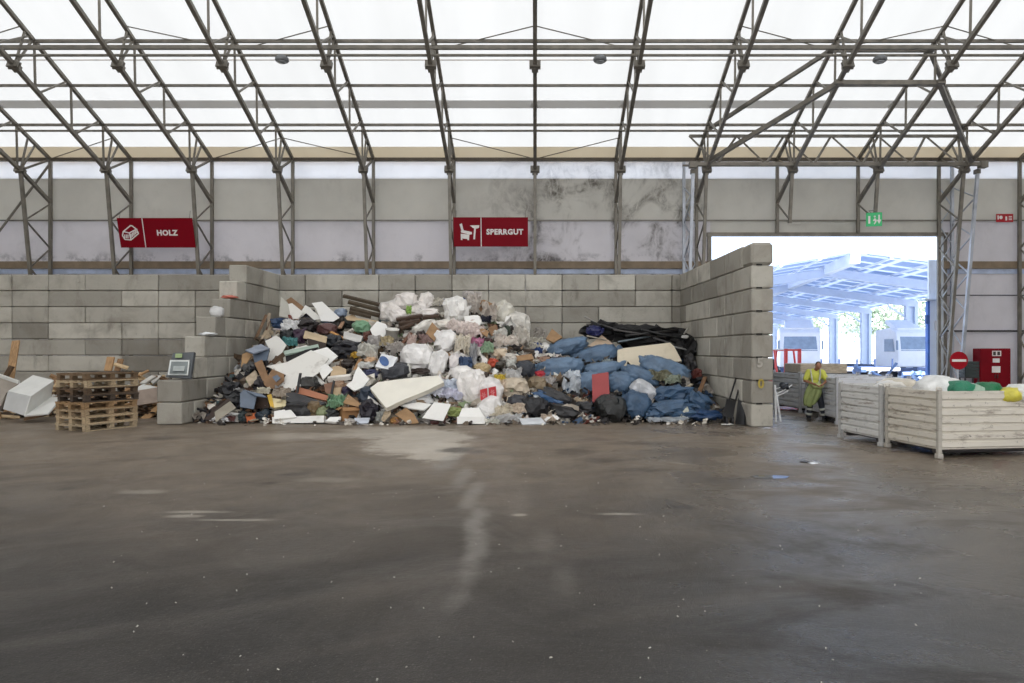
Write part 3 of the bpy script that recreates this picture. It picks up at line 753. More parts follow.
container((8.35, 20.9), R(-4), 1.9, 1.5, 'white slatted container at the worker\'s left arm', (206, 208, 212))
container((8.38, 22.75), R(5), 1.9, 2.0, 'white slatted container farthest back beside right wall end', (204, 206, 210))
# beige timber lying on the farthest container
b = MB(); b.box((0, 0, 0), (1.5, 1.5, .3), None, .02); tag(b.build('timber_crate', wood((190, 176, 156)), None, (9.25, 23.8, 1.40)), 'beige timber crate lid on the farthest container', 'crate')
# bags lying in the containers
def bag_tree(name, loc, w, d, h, sd, rgb, label, group=None, rot=0., cat='bag', amp=.16, neck=True, rough=.38):
    o = crumple_mb(w, d, h, sd, amp, 3, 1.3).build(name, plastic(rgb, rough), None, loc, True); o.rotation_euler = (0, 0, rot)
    tag(o, label, cat, group); return o
cb = [(7.82, 14.05, 1.15, .8, .8, .7, (225, 226, 224), 'large white sack heaped at the near container corner'), (8.08, 13.72, 1.22, .55, .5, .42, (30, 118, 88), 'green bag, left of two in the nearest container'),
      (8.34, 13.7, 1.18, .35, .45, .38, (150, 178, 158), 'pale green sack between the two green bags'), (8.6, 13.72, 1.2, .62, .5, .40, (16, 108, 66), 'green bag, right of two in the nearest container'), (8.95, 13.6, 1.14, .5, .4, .3, (206, 196, 74), 'yellow bag in the nearest container'),
      (9.3, 13.8, 1.14, .7, .6, .42, (222, 224, 220), 'white sack at the right frame edge'), (8.0, 15.9, 1.16, .9, .8, .44, (214, 206, 190), 'cream sack in the second container'), (7.62, 15.5, 1.16, .6, .6, .36, (224, 220, 212), 'small white sack at second container left rim'),
      (8.9, 15.6, 1.18, .8, .7, .46, (228, 228, 224), 'white sack in the second container, right side'), (8.6, 14.3, 1.1, 1.1, .8, .5, (198, 200, 196), 'flat grey sack deep in the nearest container')]
for i, (x, y, z, w, d, h, c, lb) in enumerate(cb): bag_tree('rubbish_sack', (x, y, z), w, d, h, 40+i, c, lb, 'sacks in the slatted containers', .2*i)

# no-entry sign, fire cabinet, crates
p = at(958.5, 360.5, 22.5)
e = empty('no_entry_sign', (p.x, p.y, 0), 0, 'round red no-entry sign with white bar on post', 'sign')
MB().tube((0, .04, .03), (0, .04, p.z+.2), .03, 8).build('post', M_steel2, e)
b = MB(); b.lathe([(.02, 0), (.28, 0), (.28, .03), (.02, .03)], 28, Matrix.Translation((0, 0, p.z)) @ Matrix.Rotation(R(90), 4, 'X')); b.build('disc', mat('no_entry_red', (150, 14, 30), .5, 0, .04, spec=.15), e)
MB().box((0, -.034, p.z), (.44, .01, .075)).build('white_bar', M_wh, e)
MB().lathe([(.25, 0), (.25, .03), (.05, .06)], 20, Matrix.Translation((0, .04, 0))).build('base', M_dk, e)
p = at(994, 372, 27.6)
e = empty('fire_cabinet', (p.x, 27.75, 0), 0, 'tall red fire cabinet against the right wall', 'cabinet')
Mf = mat('cabinet_red', (118, 8, 24), .5, 0, .08, spec=.15)
MB().box((0, 0, 1.03), (1.16, .5, 2.06), None, .02).build('body', Mf, e)
for sx in (-1, 1):
    d_ = MB().box((sx*.285, -.26, 1.05), (.545, .03, 1.92), None, .01).build('door', Mf, e); MB().box((sx*.05, -.29, 1.0), (.02, .04, .14)).build('handle', M_dk, d_)
b = MB(); b.box((.02, -.28, 1.87), (.34, .01, .2)); b.build('symbol_label', M_wh, e); b = MB(); b.box((-.07, -.288, 1.87), (.1, .01, .14)); b.box((.09, -.288, 1.87), (.1, .01, .14)); b.build('symbol', M_dk, e)
b = MB(); b.box((.0, -.28, 1.6), (.26, .01, .16)); b.build('notice', M_wh, e); b = MB(); b.box((0, -.28, 1.26), (.32, .01, .24)); b.build('notice', M_wh, e)
for i in range(5):
    p = at(969, 375, 26.2); b = MB(); z = 1.02+i*.115
    b.box((0, 0, .008), (.52, .4, .016))
    for sx in (-1, 1): b.box((sx*.25, 0, .055), (.02, .4, .1)); b.box((0, sx*.19, .055), (.52, .02, .1))
    o = b.build('plastic_crate', mat('crate_dark', (52, 62, 62), .5), None, (p.x, p.y, z)); tag(o, ('dark crate %s beside the red fire cabinet' % ('at the bottom of the stack', 'second from the bottom', 'in the middle of the stack', 'second from the top', 'on top of the stack')[i]), 'crate', 'dark crates by the fire cabinet')
b = MB(); p = at(969, 375, 26.2)
for sx in (-1, 1):
    for sy in (-1, 1): b.box((sx*.24, sy*.17, .49), (.05, .05, .98))
b.box((0, 0, 1.0), (.56, .42, .03)); tag(b.build('side_table', M_dk, None, (p.x, p.y, 0)), 'dark stand under the stacked crates', 'stand')

# white tube stand near the right wall end
e = empty('folding_rack', at(783, 421, 20.3), 0, 'white tubular folding rack beside the right wall end', 'rack')
MT = mat('white_tube', (222, 224, 226), .4)
Q = lambda x, y, Y=20.3: at(x, y, Y)-e.location
b = MB(); b.path([Q(776, 424, 20.0), Q(775, 385, 20.2)], .03); b.path([Q(781, 424, 20.1), Q(776, 392, 20.3)], .03); b.build('upright', MT, e)
b = MB(); b.path([Q(775.5, 424, 20.0), Q(793, 426.5, 19.6), Q(781, 422, 20.4), Q(775.5, 423.5, 20.1)], .03); b.build('foot_frame', MT, e)
b = MB(); b.path([Q(776, 394), Q(783, 391), Q(792, 385)], .02); b.path([Q(776, 389), Q(786, 385)], .02); b.path([Q(777, 396), Q(788, 391, 20.5)], .02); b.path([Q(783, 391), Q(783, 384)], .02); b.build('arm', MT, e)
crumple_mb(.26, .2, .2, 9, .4).build('dark_rag', plastic((50, 54, 62)), e, Q(784, 386), True)
# black board and sack trolley against the right wall
e = empty('sack_trolley', at(731, 424, 19.2), 0, 'black folding sack trolley leaning on right block wall', 'trolley')
Q = lambda x, y, Y=19.2: at(x, y, Y)-e.location
Mk = mat('black_metal', (26, 26, 28), .45)
b = MB(); b.path([Q(723, 420, 19.0), Q(736, 378, 20.0)], .025); b.path([Q(730, 422, 19.0), Q(741, 380, 20.0)], .025); b.path([Q(736, 378, 20.), Q(741, 380, 20.)], .025)
for f_ in (.25, .5): b.path([Q(723, 420, 19).lerp(Q(736, 378, 20), f_), Q(730, 422, 19).lerp(Q(741, 380, 20), f_)], .018)
b.build('handle_frame', Mk, e)
b = MB(); b.prism([Q(723, 416, 18.9), Q(727, 399, 19.3), Q(736, 401, 19.3), Q(733, 418, 18.9)], (0, -1, .2), .05); b.build('black_bag_panel', Mk, e)
for x in (725, 731): MB().lathe([(.04, 0), (.11, .0), (.12, .03), (.11, .06), (.04, .06)], 16, Matrix.Translation(Q(x, 420.5, 19.0)) @ Matrix.Rotation(R(90), 4, 'Y')).build('wheel', Mk, e)
b = MB(); b.prism([at(735, 424, 19.1), at(739, 391, 19.9), at(745, 391.5, 19.7), at(744, 425, 18.9)], (-1, -.4, .1), .05); tag(b.build('black_board', Mk), 'black board leaning against right block wall by trolley', 'board')
o = sheet_mb(.3, .12, 3, .03, 6).build('paper_scrap', plastic((226, 226, 222)), None, at(727, 426, 18.9)+Vector((0, 0, .05)), True); tag(solid(o), 'white paper scrap below the sack trolley', 'litter')
# chalk numbers on the wall end
Mp = mat('yellow_paint', (168, 148, 70), .8)
for i, (px, py, s_, m_) in enumerate(((757, 363, '5', mat('chalk', (170, 165, 156), .8)), (758, 384, '0', Mp))):
    c = at(px, py, 18.58); M = Matrix.Translation(c) @ Matrix.Rotation(R(90), 4, 'X')
    o = text(s_, .32, M, 'painted_number', m_, None, .012, .002); tag(o, 'faint %s number painted on the right wall end' % ('white' if i == 0 else 'yellow'), 'number')

# ------------------------------------------------------------------ puddle and floor litter
def puddle(px, py, w, h, label, rgb=(176, 196, 224)):
    Y = CH*F/(py-CY); b = MB(); n = 28; cx = (px-CX)*Y/F; rx = w*Y/F/2; ry = abs(CH*F/(py-h/2-CY)-CH*F/(py+h/2-CY))/2
    b.add([(0, 0, .004)]+[(rx*math.cos(t)*(1+.3*noise.noise(Vector((math.cos(t)*2, math.sin(t)*2, px)))), ry*math.sin(t)*(1+.3*noise.noise(Vector((math.cos(t)*2, 5, px)))), .003) for t in [2*math.pi*i/n for i in range(n)]],
          [(0, 1+i, 1+(i+1) % n) for i in range(n)])
    o = b.build('puddle', mat('water', rgb, .04, 0, 0), None, (cx, Y, .001)); return tag(o, label, 'puddle')
puddle(770, 477, 38, 3.6, 'shallow bright puddle on the asphalt right of centre', (90, 96, 104))
litter(813, 463.5, 12.7, .18, .05, (216, 220, 226), 'small white scrap on the asphalt near puddle', 31); litter(805, 462.3, 12.8, .16, .05, (46, 46, 50), 'small dark scrap on the asphalt near puddle', 32)
b = MB(); rq = random.Random(5)
for i in range(240):
    Y = 3.6+rq.random()**1.4*15; X = rq.uniform(-.8, .8)*Y*.75; s_ = .004+rq.random()*.006
    M = Matrix.Translation((X, Y, s_*.4)) @ Euler((rq.random()*3, rq.random()*3, rq.random()*6)).to_matrix().to_4x4()
    b.box((0, 0, 0), (s_*2, s_, s_*.8), M)
tag(b.build('grit', mat('grit', (176, 172, 164), .7)), 'tiny pale chips of grit scattered over the asphalt', 'grit', None, 'stuff')

# ------------------------------------------------------------------ the worker
def worker():
    P0 = at(813, 419.5, 20.3); e = empty('worker', (P0.x+.05, 20.3, 0), R(-12), 'person in yellow shirt and green apron bent over their hands', 'person')
    S = .97
    def V(x, y, z): return Vector((x*S, y*S, z*S))
    def limb(b, pts, n=12):
        for (p, r), (q, r2) in zip(pts, pts[1:]):
            b.tube(p, q, r*S, n, r2*S)
        for p, r in pts: b.ball(p, r*S, None, n, 8)
    skin = mat('skin', (150, 104, 80), .5, 0, .05); hair = mat('hair', (44, 34, 30), .8); hiviz = mat('hi_vis_yellow', (196, 198, 84), .7, 0, .05); navy = mat('work_trousers', (38, 42, 52), .8)
    refl = mat('reflective_tape', (186, 188, 180), .4); apr = mat('green_apron', (134, 146, 92), .65, 0, .15, 4, .3, 8); boot = mat('boots', (24, 22, 22), .6)
    hipL, hipR = V(-.095, 0, .93), V(.095, 0, .93); kL, kR = V(-.13, -.03, .50), V(.17, -.02, .50); aL, aR = V(-.16, .03, .09), V(.27, .05, .09)
    sL, sR = V(-.17, -.03, 1.42), V(.20, -.04, 1.41); eL, eR = V(-.29, -.08, 1.17), V(.31, -.10, 1.18); wL, wR = V(-.10, -.33, 1.10), V(.16, -.34, 1.08)
    hd = V(.07, -.17, 1.61)
    b = MB()   # body, one surface
    b.ball(V(0, 0, .95), (.16*S, .12*S, .13*S)); b.ball(V(0, 0, 1.12), (.145*S, .11*S, .2*S)); b.ball(V(0, -.01, 1.32), (.18*S, .12*S, .18*S))
    limb(b, [(sL, .07), (V(0, 0, 1.42), .10), (sR, .07)])
    limb(b, [(hipL, .09), (kL, .06), (aL, .042)]); limb(b, [(hipR, .09), (kR, .06), (aR, .042)])
    limb(b, [(sL, .06), (eL, .043), (wL, .028)]); limb(b, [(sR, .06), (eR, .043), (wR, .028)])
    limb(b, [(V(0, -.02, 1.45), .06), (V(.04, -.10, 1.53), .055)])
    b.ball(hd, (.075*S, .092*S, .112*S)); b.ball(hd+V(0, -.02, -.065), (.052*S, .06*S, .055*S)); b.ball(hd+V(0, -.09, -.04), (.013*S, .02*S, .025*S))
    for sx in (-1, 1): b.ball(hd+V(sx*.078, .0, -.01), (.012*S, .02*S, .032*S))
    for w_, sx in ((wL, 1), (wR, -1)):     # palms and fingers closing on the tied apron
        d = V(sx*.05, -.05, -.03); b.ball(w_+d*.9, (.042*S, .042*S, .026*S)); limb(b, [(w_, .026), (w_+d, .028)])
        for i in range(4):
            o = V(sx*.01*i, .012-.024*i+.02, .0); a = w_+d*1.3+o; c = a+V(sx*.032, -.022, -.012); c2 = c+V(sx*.012, -.002, -(.030+.004*(i in (1, 2))))
            limb(b, [(a, .0105), (c, .0095), (c2, .008)], 8)
        limb(b, [(w_+d*.5, .013), (w_+d*.8+V(0, -.02, .035), .011), (w_+d*1.4+V(0, -.03, .03), .009)], 8)
    b.build('body', skin, e, None, True, 0, .011)
    b = MB(); b.ball(hd+V(0, .018, .022), (.083*S, .092*S, .108*S)); b.ball(hd+V(0, .05, -.03), (.068*S, .06*S, .07*S))
    b.build('hair', hair, e, None, True, 0, .012)
    b = MB()
    for sx in (-1, 1): b.ball(hd+V(sx*.028, -.087, -.008), (.011*S, .006*S, .005*S))
    b.build('eyes', mat('eye_dark', (40, 30, 28), .3), e, None, True)
    MB().ball(hd+V(0, -.074, -.082), (.022*S, .01*S, .006*S)).build('mouth', mat('lips', (120, 70, 62), .5), e, None, True)
    b = MB(); b.ball(V(0, 0, 1.10), (.18*S, .145*S, .2*S)); b.ball(V(0, -.01, 1.3), (.2*S, .15*S, .18*S)); limb(b, [(sL, .085), (V(0, 0, 1.42), .115), (sR, .085)])
    limb(b, [(sL, .09), (sL.lerp(eL, .75), .078)]); limb(b, [(sR, .09), (sR.lerp(eR, .75), .078)]); b.ball(V(0, 0, .97), (.175*S, .14*S, .1*S))
    b.build('t_shirt', hiviz, e, None, True, 0, .016)
    b = MB(); limb(b, [(hipL, .112), (kL, .088), (aL+V(0, 0, .04), .075)]); limb(b, [(hipR, .112), (kR, .088), (aR+V(0, 0, .04), .075)]); b.ball(V(0, 0, .95), (.178*S, .14*S, .12*S))
    b.build('trousers', navy, e, None, True, 0, .016)
    for kk, aa in ((kL, aL), (kR, aR)):
        for f_ in (.35, .72): c = kk.lerp(aa, f_); d = (aa-kk).normalized(); MB().tube(c-d*.03, c+d*.03, .09*S, 16).build('trouser_band', refl, e, None, True)
    for sx in (-1, 1):
        b = MB(); b.path([V(sx*.13, -.08, 1.50), V(sx*.125, -.165, 1.38), V(sx*.1, -.175, 1.2), V(sx*.07, -.165, 1.03)], .02*S, 8); b.path([V(sx*.13, -.08, 1.5), V(sx*.12, .12, 1.42), V(sx*.06, .15, 1.1)], .02*S, 8); b.build('brace_strap', refl, e)
    b = MB(); n = 18; m_ = 12       # apron gathered up in the hands, hanging to the knees on one side
    for j in range(m_+1):
        f_ = j/m_; z = 1.12-.60*f_; w = .13+.10*math.sin(f_*2.6); ox = -.02-.12*f_
        for i in range(n+1):
            u = i/n*2-1; x = ox+u*w; y = -.13-.06*math.sin(f_*3)-.05*math.cos(u*1.4)-.022*math.sin(u*9+f_*4)
            b.v.append(V(x, y, z-.10*(1-abs(u))*f_+ .06*u*f_))
    for j in range(m_):
        for i in range(n): a = j*(n+1)+i; b.f.append((a, a+1, a+n+2, a+n+1)); b.mi.append(0)
    solid(b.build('apron', apr, e, None, True), .02)
    crumple_mb(.30, .16, .16, 77, .3).build('apron_knot', mat('apron_pale', (170, 178, 120), .65), e, V(.03, -.27, 1.03), True)
    for aa, s1 in ((aL, -.25), (aR, .35)):
        b = MB(); b.ball(V(aa.x/S, aa.y/S-.06, .045), (.052*S, .135*S, .045*S)); b.tube(V(aa.x/S, aa.y/S, .02), V(aa.x/S, aa.y/S, .16), .06*S, 12, .065*S); b.box(V(aa.x/S, aa.y/S-.05, .012), (.09, .25, .024)); b.build('boot', boot, e, None, True, 0, .012)
worker()
# ------------------------------------------------------------------ the rubbish heap
crest = [(225, .1), (240, .8), (258, 2.15), (280, 2.75), (300, 2.95), (330, 2.7), (355, 2.75), (385, 3.05), (402, 3.3), (440, 3.3), (480, 3.3), (505, 2.9), (528, 2.25), (548, 1.85), (580, 1.75), (620, 1.75), (665, 1.75), (690, 1.5), (704, .8), (716, .3)]
def interp(t, x):
    if x <= t[0][0]: return t[0][1]
    for (a, va), (c, vc) in zip(t, t[1:]):
        if x <= c: return va+(vc-va)*(x-a)/(c-a)
    return t[-1][1]
YC, YF = 23.5, 19.75
def Hm(X, Y):
    px = CX+X*30.5
    z = interp(crest, px)
    if Y < YC:
        t = max(0, (Y-YF)/(YC-YF)); z = z*(t**.8)
    else: z = z*(1-.09*(Y-YC))
    return z
def hit(px, py):
    Y = 19.2
    while Y < 26.6:
        p = at(px, py, Y)
        if p.z <= Hm(p.x, Y)+.02: return p
        Y += .04
    p = at(px, py, 24.4); return p
b = MB(); NX, NY = 110, 50
for j in range(NY+1):
    Y = YF-.1+(26.6-YF+.1)*j/NY
    for i in range(NX+1):
        X = -9.4+(5.45+9.4)*i/NX
        q = Vector((X*1.4, Y*1.4, 0))
        n = .22*noise.noise(q)+.13*noise.noise(q*2.7)+.07*noise.noise(q*6)
        h = Hm(X, Y); edge = min(1, h/.5)
        b.v.append((X, Y, h*.90-.20+n*edge if h > .02 else -.03))
for j in range(NY):
    for i in range(NX): a = j*(NX+1)+i; b.f.append((a, a+1, a+NX+2, a+NX+1)); b.mi.append(0)
def moundmat():
    t = NT('packed_rubbish'); co = t.coord()
    v = t.n('ShaderNodeTexVoronoi'); v.inputs['Scale'].default_value = 5.5; t.l(co, v.inputs['Vector'])
    sp = t.n('ShaderNodeSeparateColor'); t.l(v.outputs['Color'], sp.inputs[0])
    r = t.n('ShaderNodeValToRGB'); t.l(sp.outputs[0], r.inputs[0]); r.color_ramp.interpolation = 'CONSTANT'
    cols = [(38, 34, 32), (74, 62, 52), (52, 46, 42), (110, 96, 80), (30, 30, 34), (140, 132, 120), (62, 52, 44), (84, 86, 92), (120, 92, 66)]
    for i, c in enumerate(cols):
        e_ = r.color_ramp.elements[i] if i < 2 else r.color_ramp.elements.new(i/len(cols))
        e_.position = i/len(cols); e_.color = (*lin(c), 1)
    return t.done(t.principled(r.outputs[0], .75, 0, t.bump(t.noise(co, 7, 6, .7), .8, .08)))
o = b.build('rubbish_mound', moundmat(), None, None, False); tag(o, 'packed mixed rubbish under the bags and boards of the heap', 'rubbish', None, 'stuff')

def islandmat(name, cols, rough=.7):
    t = NT(name); g = t.n('ShaderNodeNewGeometry').outputs['Random Per Island']
    r = t.n('ShaderNodeValToRGB'); t.l(g, r.inputs[0]); r.color_ramp.interpolation = 'CONSTANT'
    for i, c in enumerate(cols):
        e_ = r.color_ramp.elements[i] if i < 2 else r.color_ramp.elements.new(i/len(cols))
        e_.position = i/len(cols); e_.color = (*lin(c), 1)
    return t.done(t.principled(r.outputs[0], rough))
def scraps(name, label, cols, n, xr, sd, big=1., yr=(YF-.15, 24.0)):
    rs = random.Random(sd); b = MB(); k = 0
    while k < n:
        X = rs.uniform(*xr); Y = yr[0]+(yr[1]-yr[0])*rs.random()
        h = Hm(X, Y)
        if h < .03 and rs.random() < .7: continue
        k += 1; s_ = rs.uniform(.05, .19)*big; ty = rs.random()
        z = h*.90+rs.uniform(-.06, .10)
        s_ *= .9; E = Euler((rs.uniform(.2, 1.3), rs.uniform(-.6, .6), rs.random()*6.28)).to_matrix().to_4x4(); M = Matrix.Translation((X, Y, z)) @ E
        if ty < .3: b.box((0, 0, 0), (s_*rs.uniform(1, 2), s_*rs.uniform(.7, 1.5), .015), M)
        elif ty < .45: b.box((0, 0, 0), (s_*rs.uniform(2, 5), s_*.35, s_*.25), M)
        elif ty < .6: b.box((0, 0, 0), (s_*1.5, s_*1.1, s_), M)
        else:
            of = rs.random()*50; m_ = 5; vs = []
            for j in range(m_+1):
                for i in range(m_+1):
                    x = (i/m_-.5)*s_*3.2; y = (j/m_-.5)*s_*2.4
                    vs.append((x+.3*s_*noise.noise(Vector((i, j, of))), y, s_*1.3*noise.noise(Vector((i*.8, j*.8, of+9)))))
            b.add(vs, [(j*(m_+1)+i, j*(m_+1)+i+1, (j+1)*(m_+1)+i+1, (j+1)*(m_+1)+i) for j in range(m_) for i in range(m_)], M)
    o = b.build(name, islandmat(name+'_mix', cols)); return tag(o, label, 'scraps', None, 'stuff')
scraps('loose_scraps', 'small broken wood, card and metal scraps on the left of the heap', [(190, 184, 172), (96, 80, 64), (40, 38, 38), (150, 128, 100), (214, 208, 198), (60, 60, 66), (122, 88, 62), (34, 30, 30), (168, 160, 150), (70, 92, 96), (80, 56, 44), (48, 44, 42)], 1500, (-9.3, -4.6), 1)
scraps('film_scraps', 'small white film and paper scraps in the middle of the heap', [(222, 218, 210), (236, 234, 230), (196, 186, 172), (90, 76, 64), (206, 200, 192), (160, 140, 116), (50, 46, 44), (228, 224, 216), (170, 164, 156), (166, 126, 104), (214, 206, 196), (66, 60, 56), (140, 156, 120)], 1900, (-4.6, -.4), 2)
scraps('mixed_scraps', 'small beige, brown and dark scraps right of the white bags', [(190, 180, 164), (128, 108, 86), (60, 54, 50), (206, 200, 190), (86, 76, 66), (36, 36, 38), (168, 150, 126), (120, 70, 60), (60, 84, 112), (104, 92, 78)], 850, (-.6, 1.6), 3)
scraps('dark_scraps', 'small black and grey scraps among the blue bags', [(32, 32, 34), (52, 50, 50), (90, 84, 78), (48, 62, 84), (24, 24, 26), (140, 134, 126), (52, 76, 104)], 520, (1.5, 5.2), 4)
scraps('foot_litter', 'crumbs of paper and film along the foot of the heap', [(206, 200, 190), (120, 108, 94), (60, 54, 50), (226, 222, 214), (90, 84, 78)], 300, (-8.4, 4.9), 6, .45, (19.0, 19.9))
# scatter film on the crest as well
scraps('film_pieces', 'larger crumpled film and paper pieces between the white bags', [(232, 228, 220), (214, 208, 198), (196, 186, 172), (226, 224, 220), (150, 128, 104), (86, 74, 64), (238, 236, 232), (206, 196, 190)], 330, (-4.7, .9), 12, 1.7)
scraps('board_pieces', 'larger broken board and card pieces on the left of the heap', [(206, 200, 190), (176, 160, 136), (120, 96, 72), (48, 46, 48), (150, 150, 150), (92, 78, 64), (222, 216, 206), (36, 36, 40), (104, 84, 66)], 260, (-9.2, -4.6), 13, 1.7)
scraps('crest_scraps', 'mixed scraps along the far side of the heap crest', [(200, 194, 184), (96, 84, 70), (44, 42, 42), (160, 146, 126), (226, 222, 214), (70, 64, 60)], 420, (-8.6, .2), 8, 1.2, (23.2, 25.4))

HG = {'bag': 'bags lying in the heap', 'film': 'crumpled films in the heap', 'board': 'boards lying in the heap', 'box': 'boxes lying in the heap', 'plank': 'planks sticking out of the heap'}
sdc = [100]
def hb(px, py, w, h, rgb, label, amp=.2, ang=0., name='rubbish_bag', cat='bag', lift=.62, rough=.38, neck=None, dep=.85, fr=1.4, d=None, smooth=False):
    sdc[0] += 1; p = hit(px, py) if d is None else at(px, py, d); w *= 1.06; h *= 1.06; s = F/p.y; W = w/s; Hh = h/s; D = dep*(W*Hh)**.5+.1
    o = crumple_mb(W, D, Hh, sdc[0], amp, 4 if smooth and W > .3 else 3, fr).build(name, plastic(rgb, rough), None, None, smooth)
    c = p+Vector((0, -D*lift*.5, 0)); c.x *= c.y/p.y; c.z = CH+(p.z-CH)*c.y/p.y
    zmin = Hh/2*.86*abs(math.cos(R(ang)))+W/2*.86*abs(math.sin(R(ang)))
    if d is None and c.z < zmin*.9: c.z = zmin*.9
    o.location = c; o.rotation_euler = (0, -R(ang), 0)
    if neck:
        b = MB(); n = crumple_mb(W*.16, W*.16, W*.3, sdc[0]+.5, .5, 2); k = n.build('tied_neck', plastic(rgb, rough), o, (neck*W*.5, -.02, Hh*.08), True); k.rotation_euler = (0, neck*1.2, 0)
    return tag(o, label, cat, HG['bag'] if cat == 'bag' else HG['film'] if cat == 'film' else None)
def hf(px, py, w, h, rgb, label, amp=.5, ang=0., d=None):
    sdc[0] += 1; p = hit(px, py) if d is None else at(px, py, d); s = F/p.y; W = w*1.2/s; Hh = h*1.25/s; n = 16; b = MB(); of = Vector((sdc[0]*2.3, sdc[0]*.7, 0)); m_ = min(W, Hh)
    for j in range(n+1):
        for i in range(n+1):
            x = i/n-.5; y = j/n-.5; rr_ = max(abs(x), abs(y))*2
            f1 = noise.noise(Vector((x*3, y*3, 0))+of); f2 = 1-2*abs(noise.noise(Vector((x*5, y*5, 4))+of)); f3 = 1-2*abs(noise.noise(Vector((x*11, y*11, 7))+of))
            k = 1-.25*rr_*abs(noise.noise(Vector((x*4, y*4, 11))+of))*2
            b.v.append((x*W*k+.1*m_*f1, y*Hh*k+.1*m_*f3, m_*(.45*f1+.28*f2+.12*f3+.35*(1-rr_*rr_))))
    for j in range(n):
        for i in range(n): a = j*(n+1)+i; b.f.append((a, a+1, a+n+2, a+n+1)); b.mi.append(0)
    o = b.build('crumpled_film', plastic(rgb, .42)); o.rotation_euler = Euler((R(52), 0, R(0))); o.rotation_euler.rotate(Euler((0, -R(ang), 0)))
    f_ = (p.y-.22)/p.y; o.location = Vector((p.x*f_, p.y-.22, max(CH+(p.z-CH)*f_, Hh*.36))); solid(o, .006)
    return tag(o, label, 'film', HG['film'])
def hp(pts, m, label, th=.04, tilt=40., out=.12, name='board', cat='board', yaw=0., d=None, parent=None):
    """flat board: its corners lie where these directions meet one tilted plane on the heap's face"""
    cx = sum(p[0] for p in pts)/len(pts); cy = sum(p[1] for p in pts)/len(pts)
    c = hit(cx, cy) if d is None else at(cx, cy, d)
    out += .14; f_ = (c.y-out)/c.y; c = Vector((c.x*f_, c.y-out, CH+(c.z-CH)*f_))
    n = Vector((math.sin(R(yaw)), -math.cos(R(tilt)), math.sin(R(tilt)))).normalized()
    o_ = Vector((0, 0, CH)); P = []
    for x, y in pts:
        d_ = Vector(((x-CX)/F, 1, -(y-CY)/F)); t = (c-o_).dot(n)/d_.dot(n); q = o_+d_*t
        P.append(q)
    zm = min(q.z for q in P)
    if zm < .02:
        for q in P: q.z += .02-zm
    b = MB(); b.prism([q-c for q in P], n, th); o = b.build(name, m, None, c, False, min(.006, th*.2))
    if parent is not None: o.location = c-parent.location; o.parent = parent; return o
    return tag(o, label, cat, HG.get(cat))
def hbox(x0, y0, x1, y1, rgb, label, dpx=None, yaw=20., tiltx=0., roll=0., flaps=True, name='cardboard_box', cat='box', m=None, open_=True):
    """carton standing or tipped on the heap; x0..x1, y0..y1 its front face"""
    cx, cy = (x0+x1)/2, (y0+y1)/2; p = hit(cx, cy); s = F/p.y; w = (x1-x0)/s; h = (y1-y0)/s; d = (dpx or (x1-x0)*.7)/s
    e = empty(name, (p.x, p.y-.1, max(p.z-h/2, .02)), 0, label, cat, HG['box']); e.rotation_euler = (R(tiltx), R(roll), R(yaw))
    m = m or mat('card', rgb, .75, 0, .12, 4); t = .012; b = MB()
    b.box((0, -d/2, h/2), (w, t, h)); b.box((0, d/2, h/2), (w, t, h)); b.box((-w/2, 0, h/2), (t, d, h)); b.box((w/2, 0, h/2), (t, d, h)); b.box((0, 0, t/2), (w, d, t))
    if not open_: b.box((0, 0, h), (w, d, t))
    b.build('shell', m, e)
    if flaps and open_:
        for sx in (-1, 1):
            f_ = MB().box((sx*d*.2, 0, 0), (d*.4, d, t)).build('flap', m, e, (sx*w/2, 0, h)); f_.rotation_euler = (0, sx*.5, 0)
        f_ = MB().box((0, -d*.2, 0), (w, d*.4, t)).build('flap', m, e, (0, -d/2, h)); f_.rotation_euler = (.7, 0, 0)
    return e
def hs(x0, y0, x1, y1, w, rgb, label, t=None, dy=.25, name='plank', m=None, d=None):
    p = hit(x0, y0) if d is None else at(x0, y0, d); q = hit(x1, y1) if d is None else at(x1, y1, d+.15)
    if abs(p.y-q.y) > 1.2: q = at(x1, y1, p.y+.6)
    s = F/p.y; o_ = Vector((0, -dy*.6, .03))
    return stick(name, p+o_, q+o_, w/s, (t or w*.45)/s, m or wood(rgb), label, 'plank', HG['plank'])
WHB = stained((224, 222, 216), (120, 108, 92), .5); CRM = stained((222, 210, 186), (160, 140, 110), .3); WHT = stained((236, 235, 231), (150, 144, 132), .3)
CARD = mat('cardboard', (158, 126, 92), .8, 0, .15, 5); CARD2 = mat('cardboard_dull', (136, 106, 78), .8, 0, .18, 4); GRB = mat('blue_grey_panel', (100, 112, 128), .5, 0, .12); DKB = mat('dark_brown_panel', (52, 38, 30), .6, 0, .2)
TAN = mat('tan_board', (190, 166, 134), .65, 0, .1); DGR = mat('dark_grey_panel', (58, 58, 60), .55, 0, .15)
WHp = (228, 224, 218)

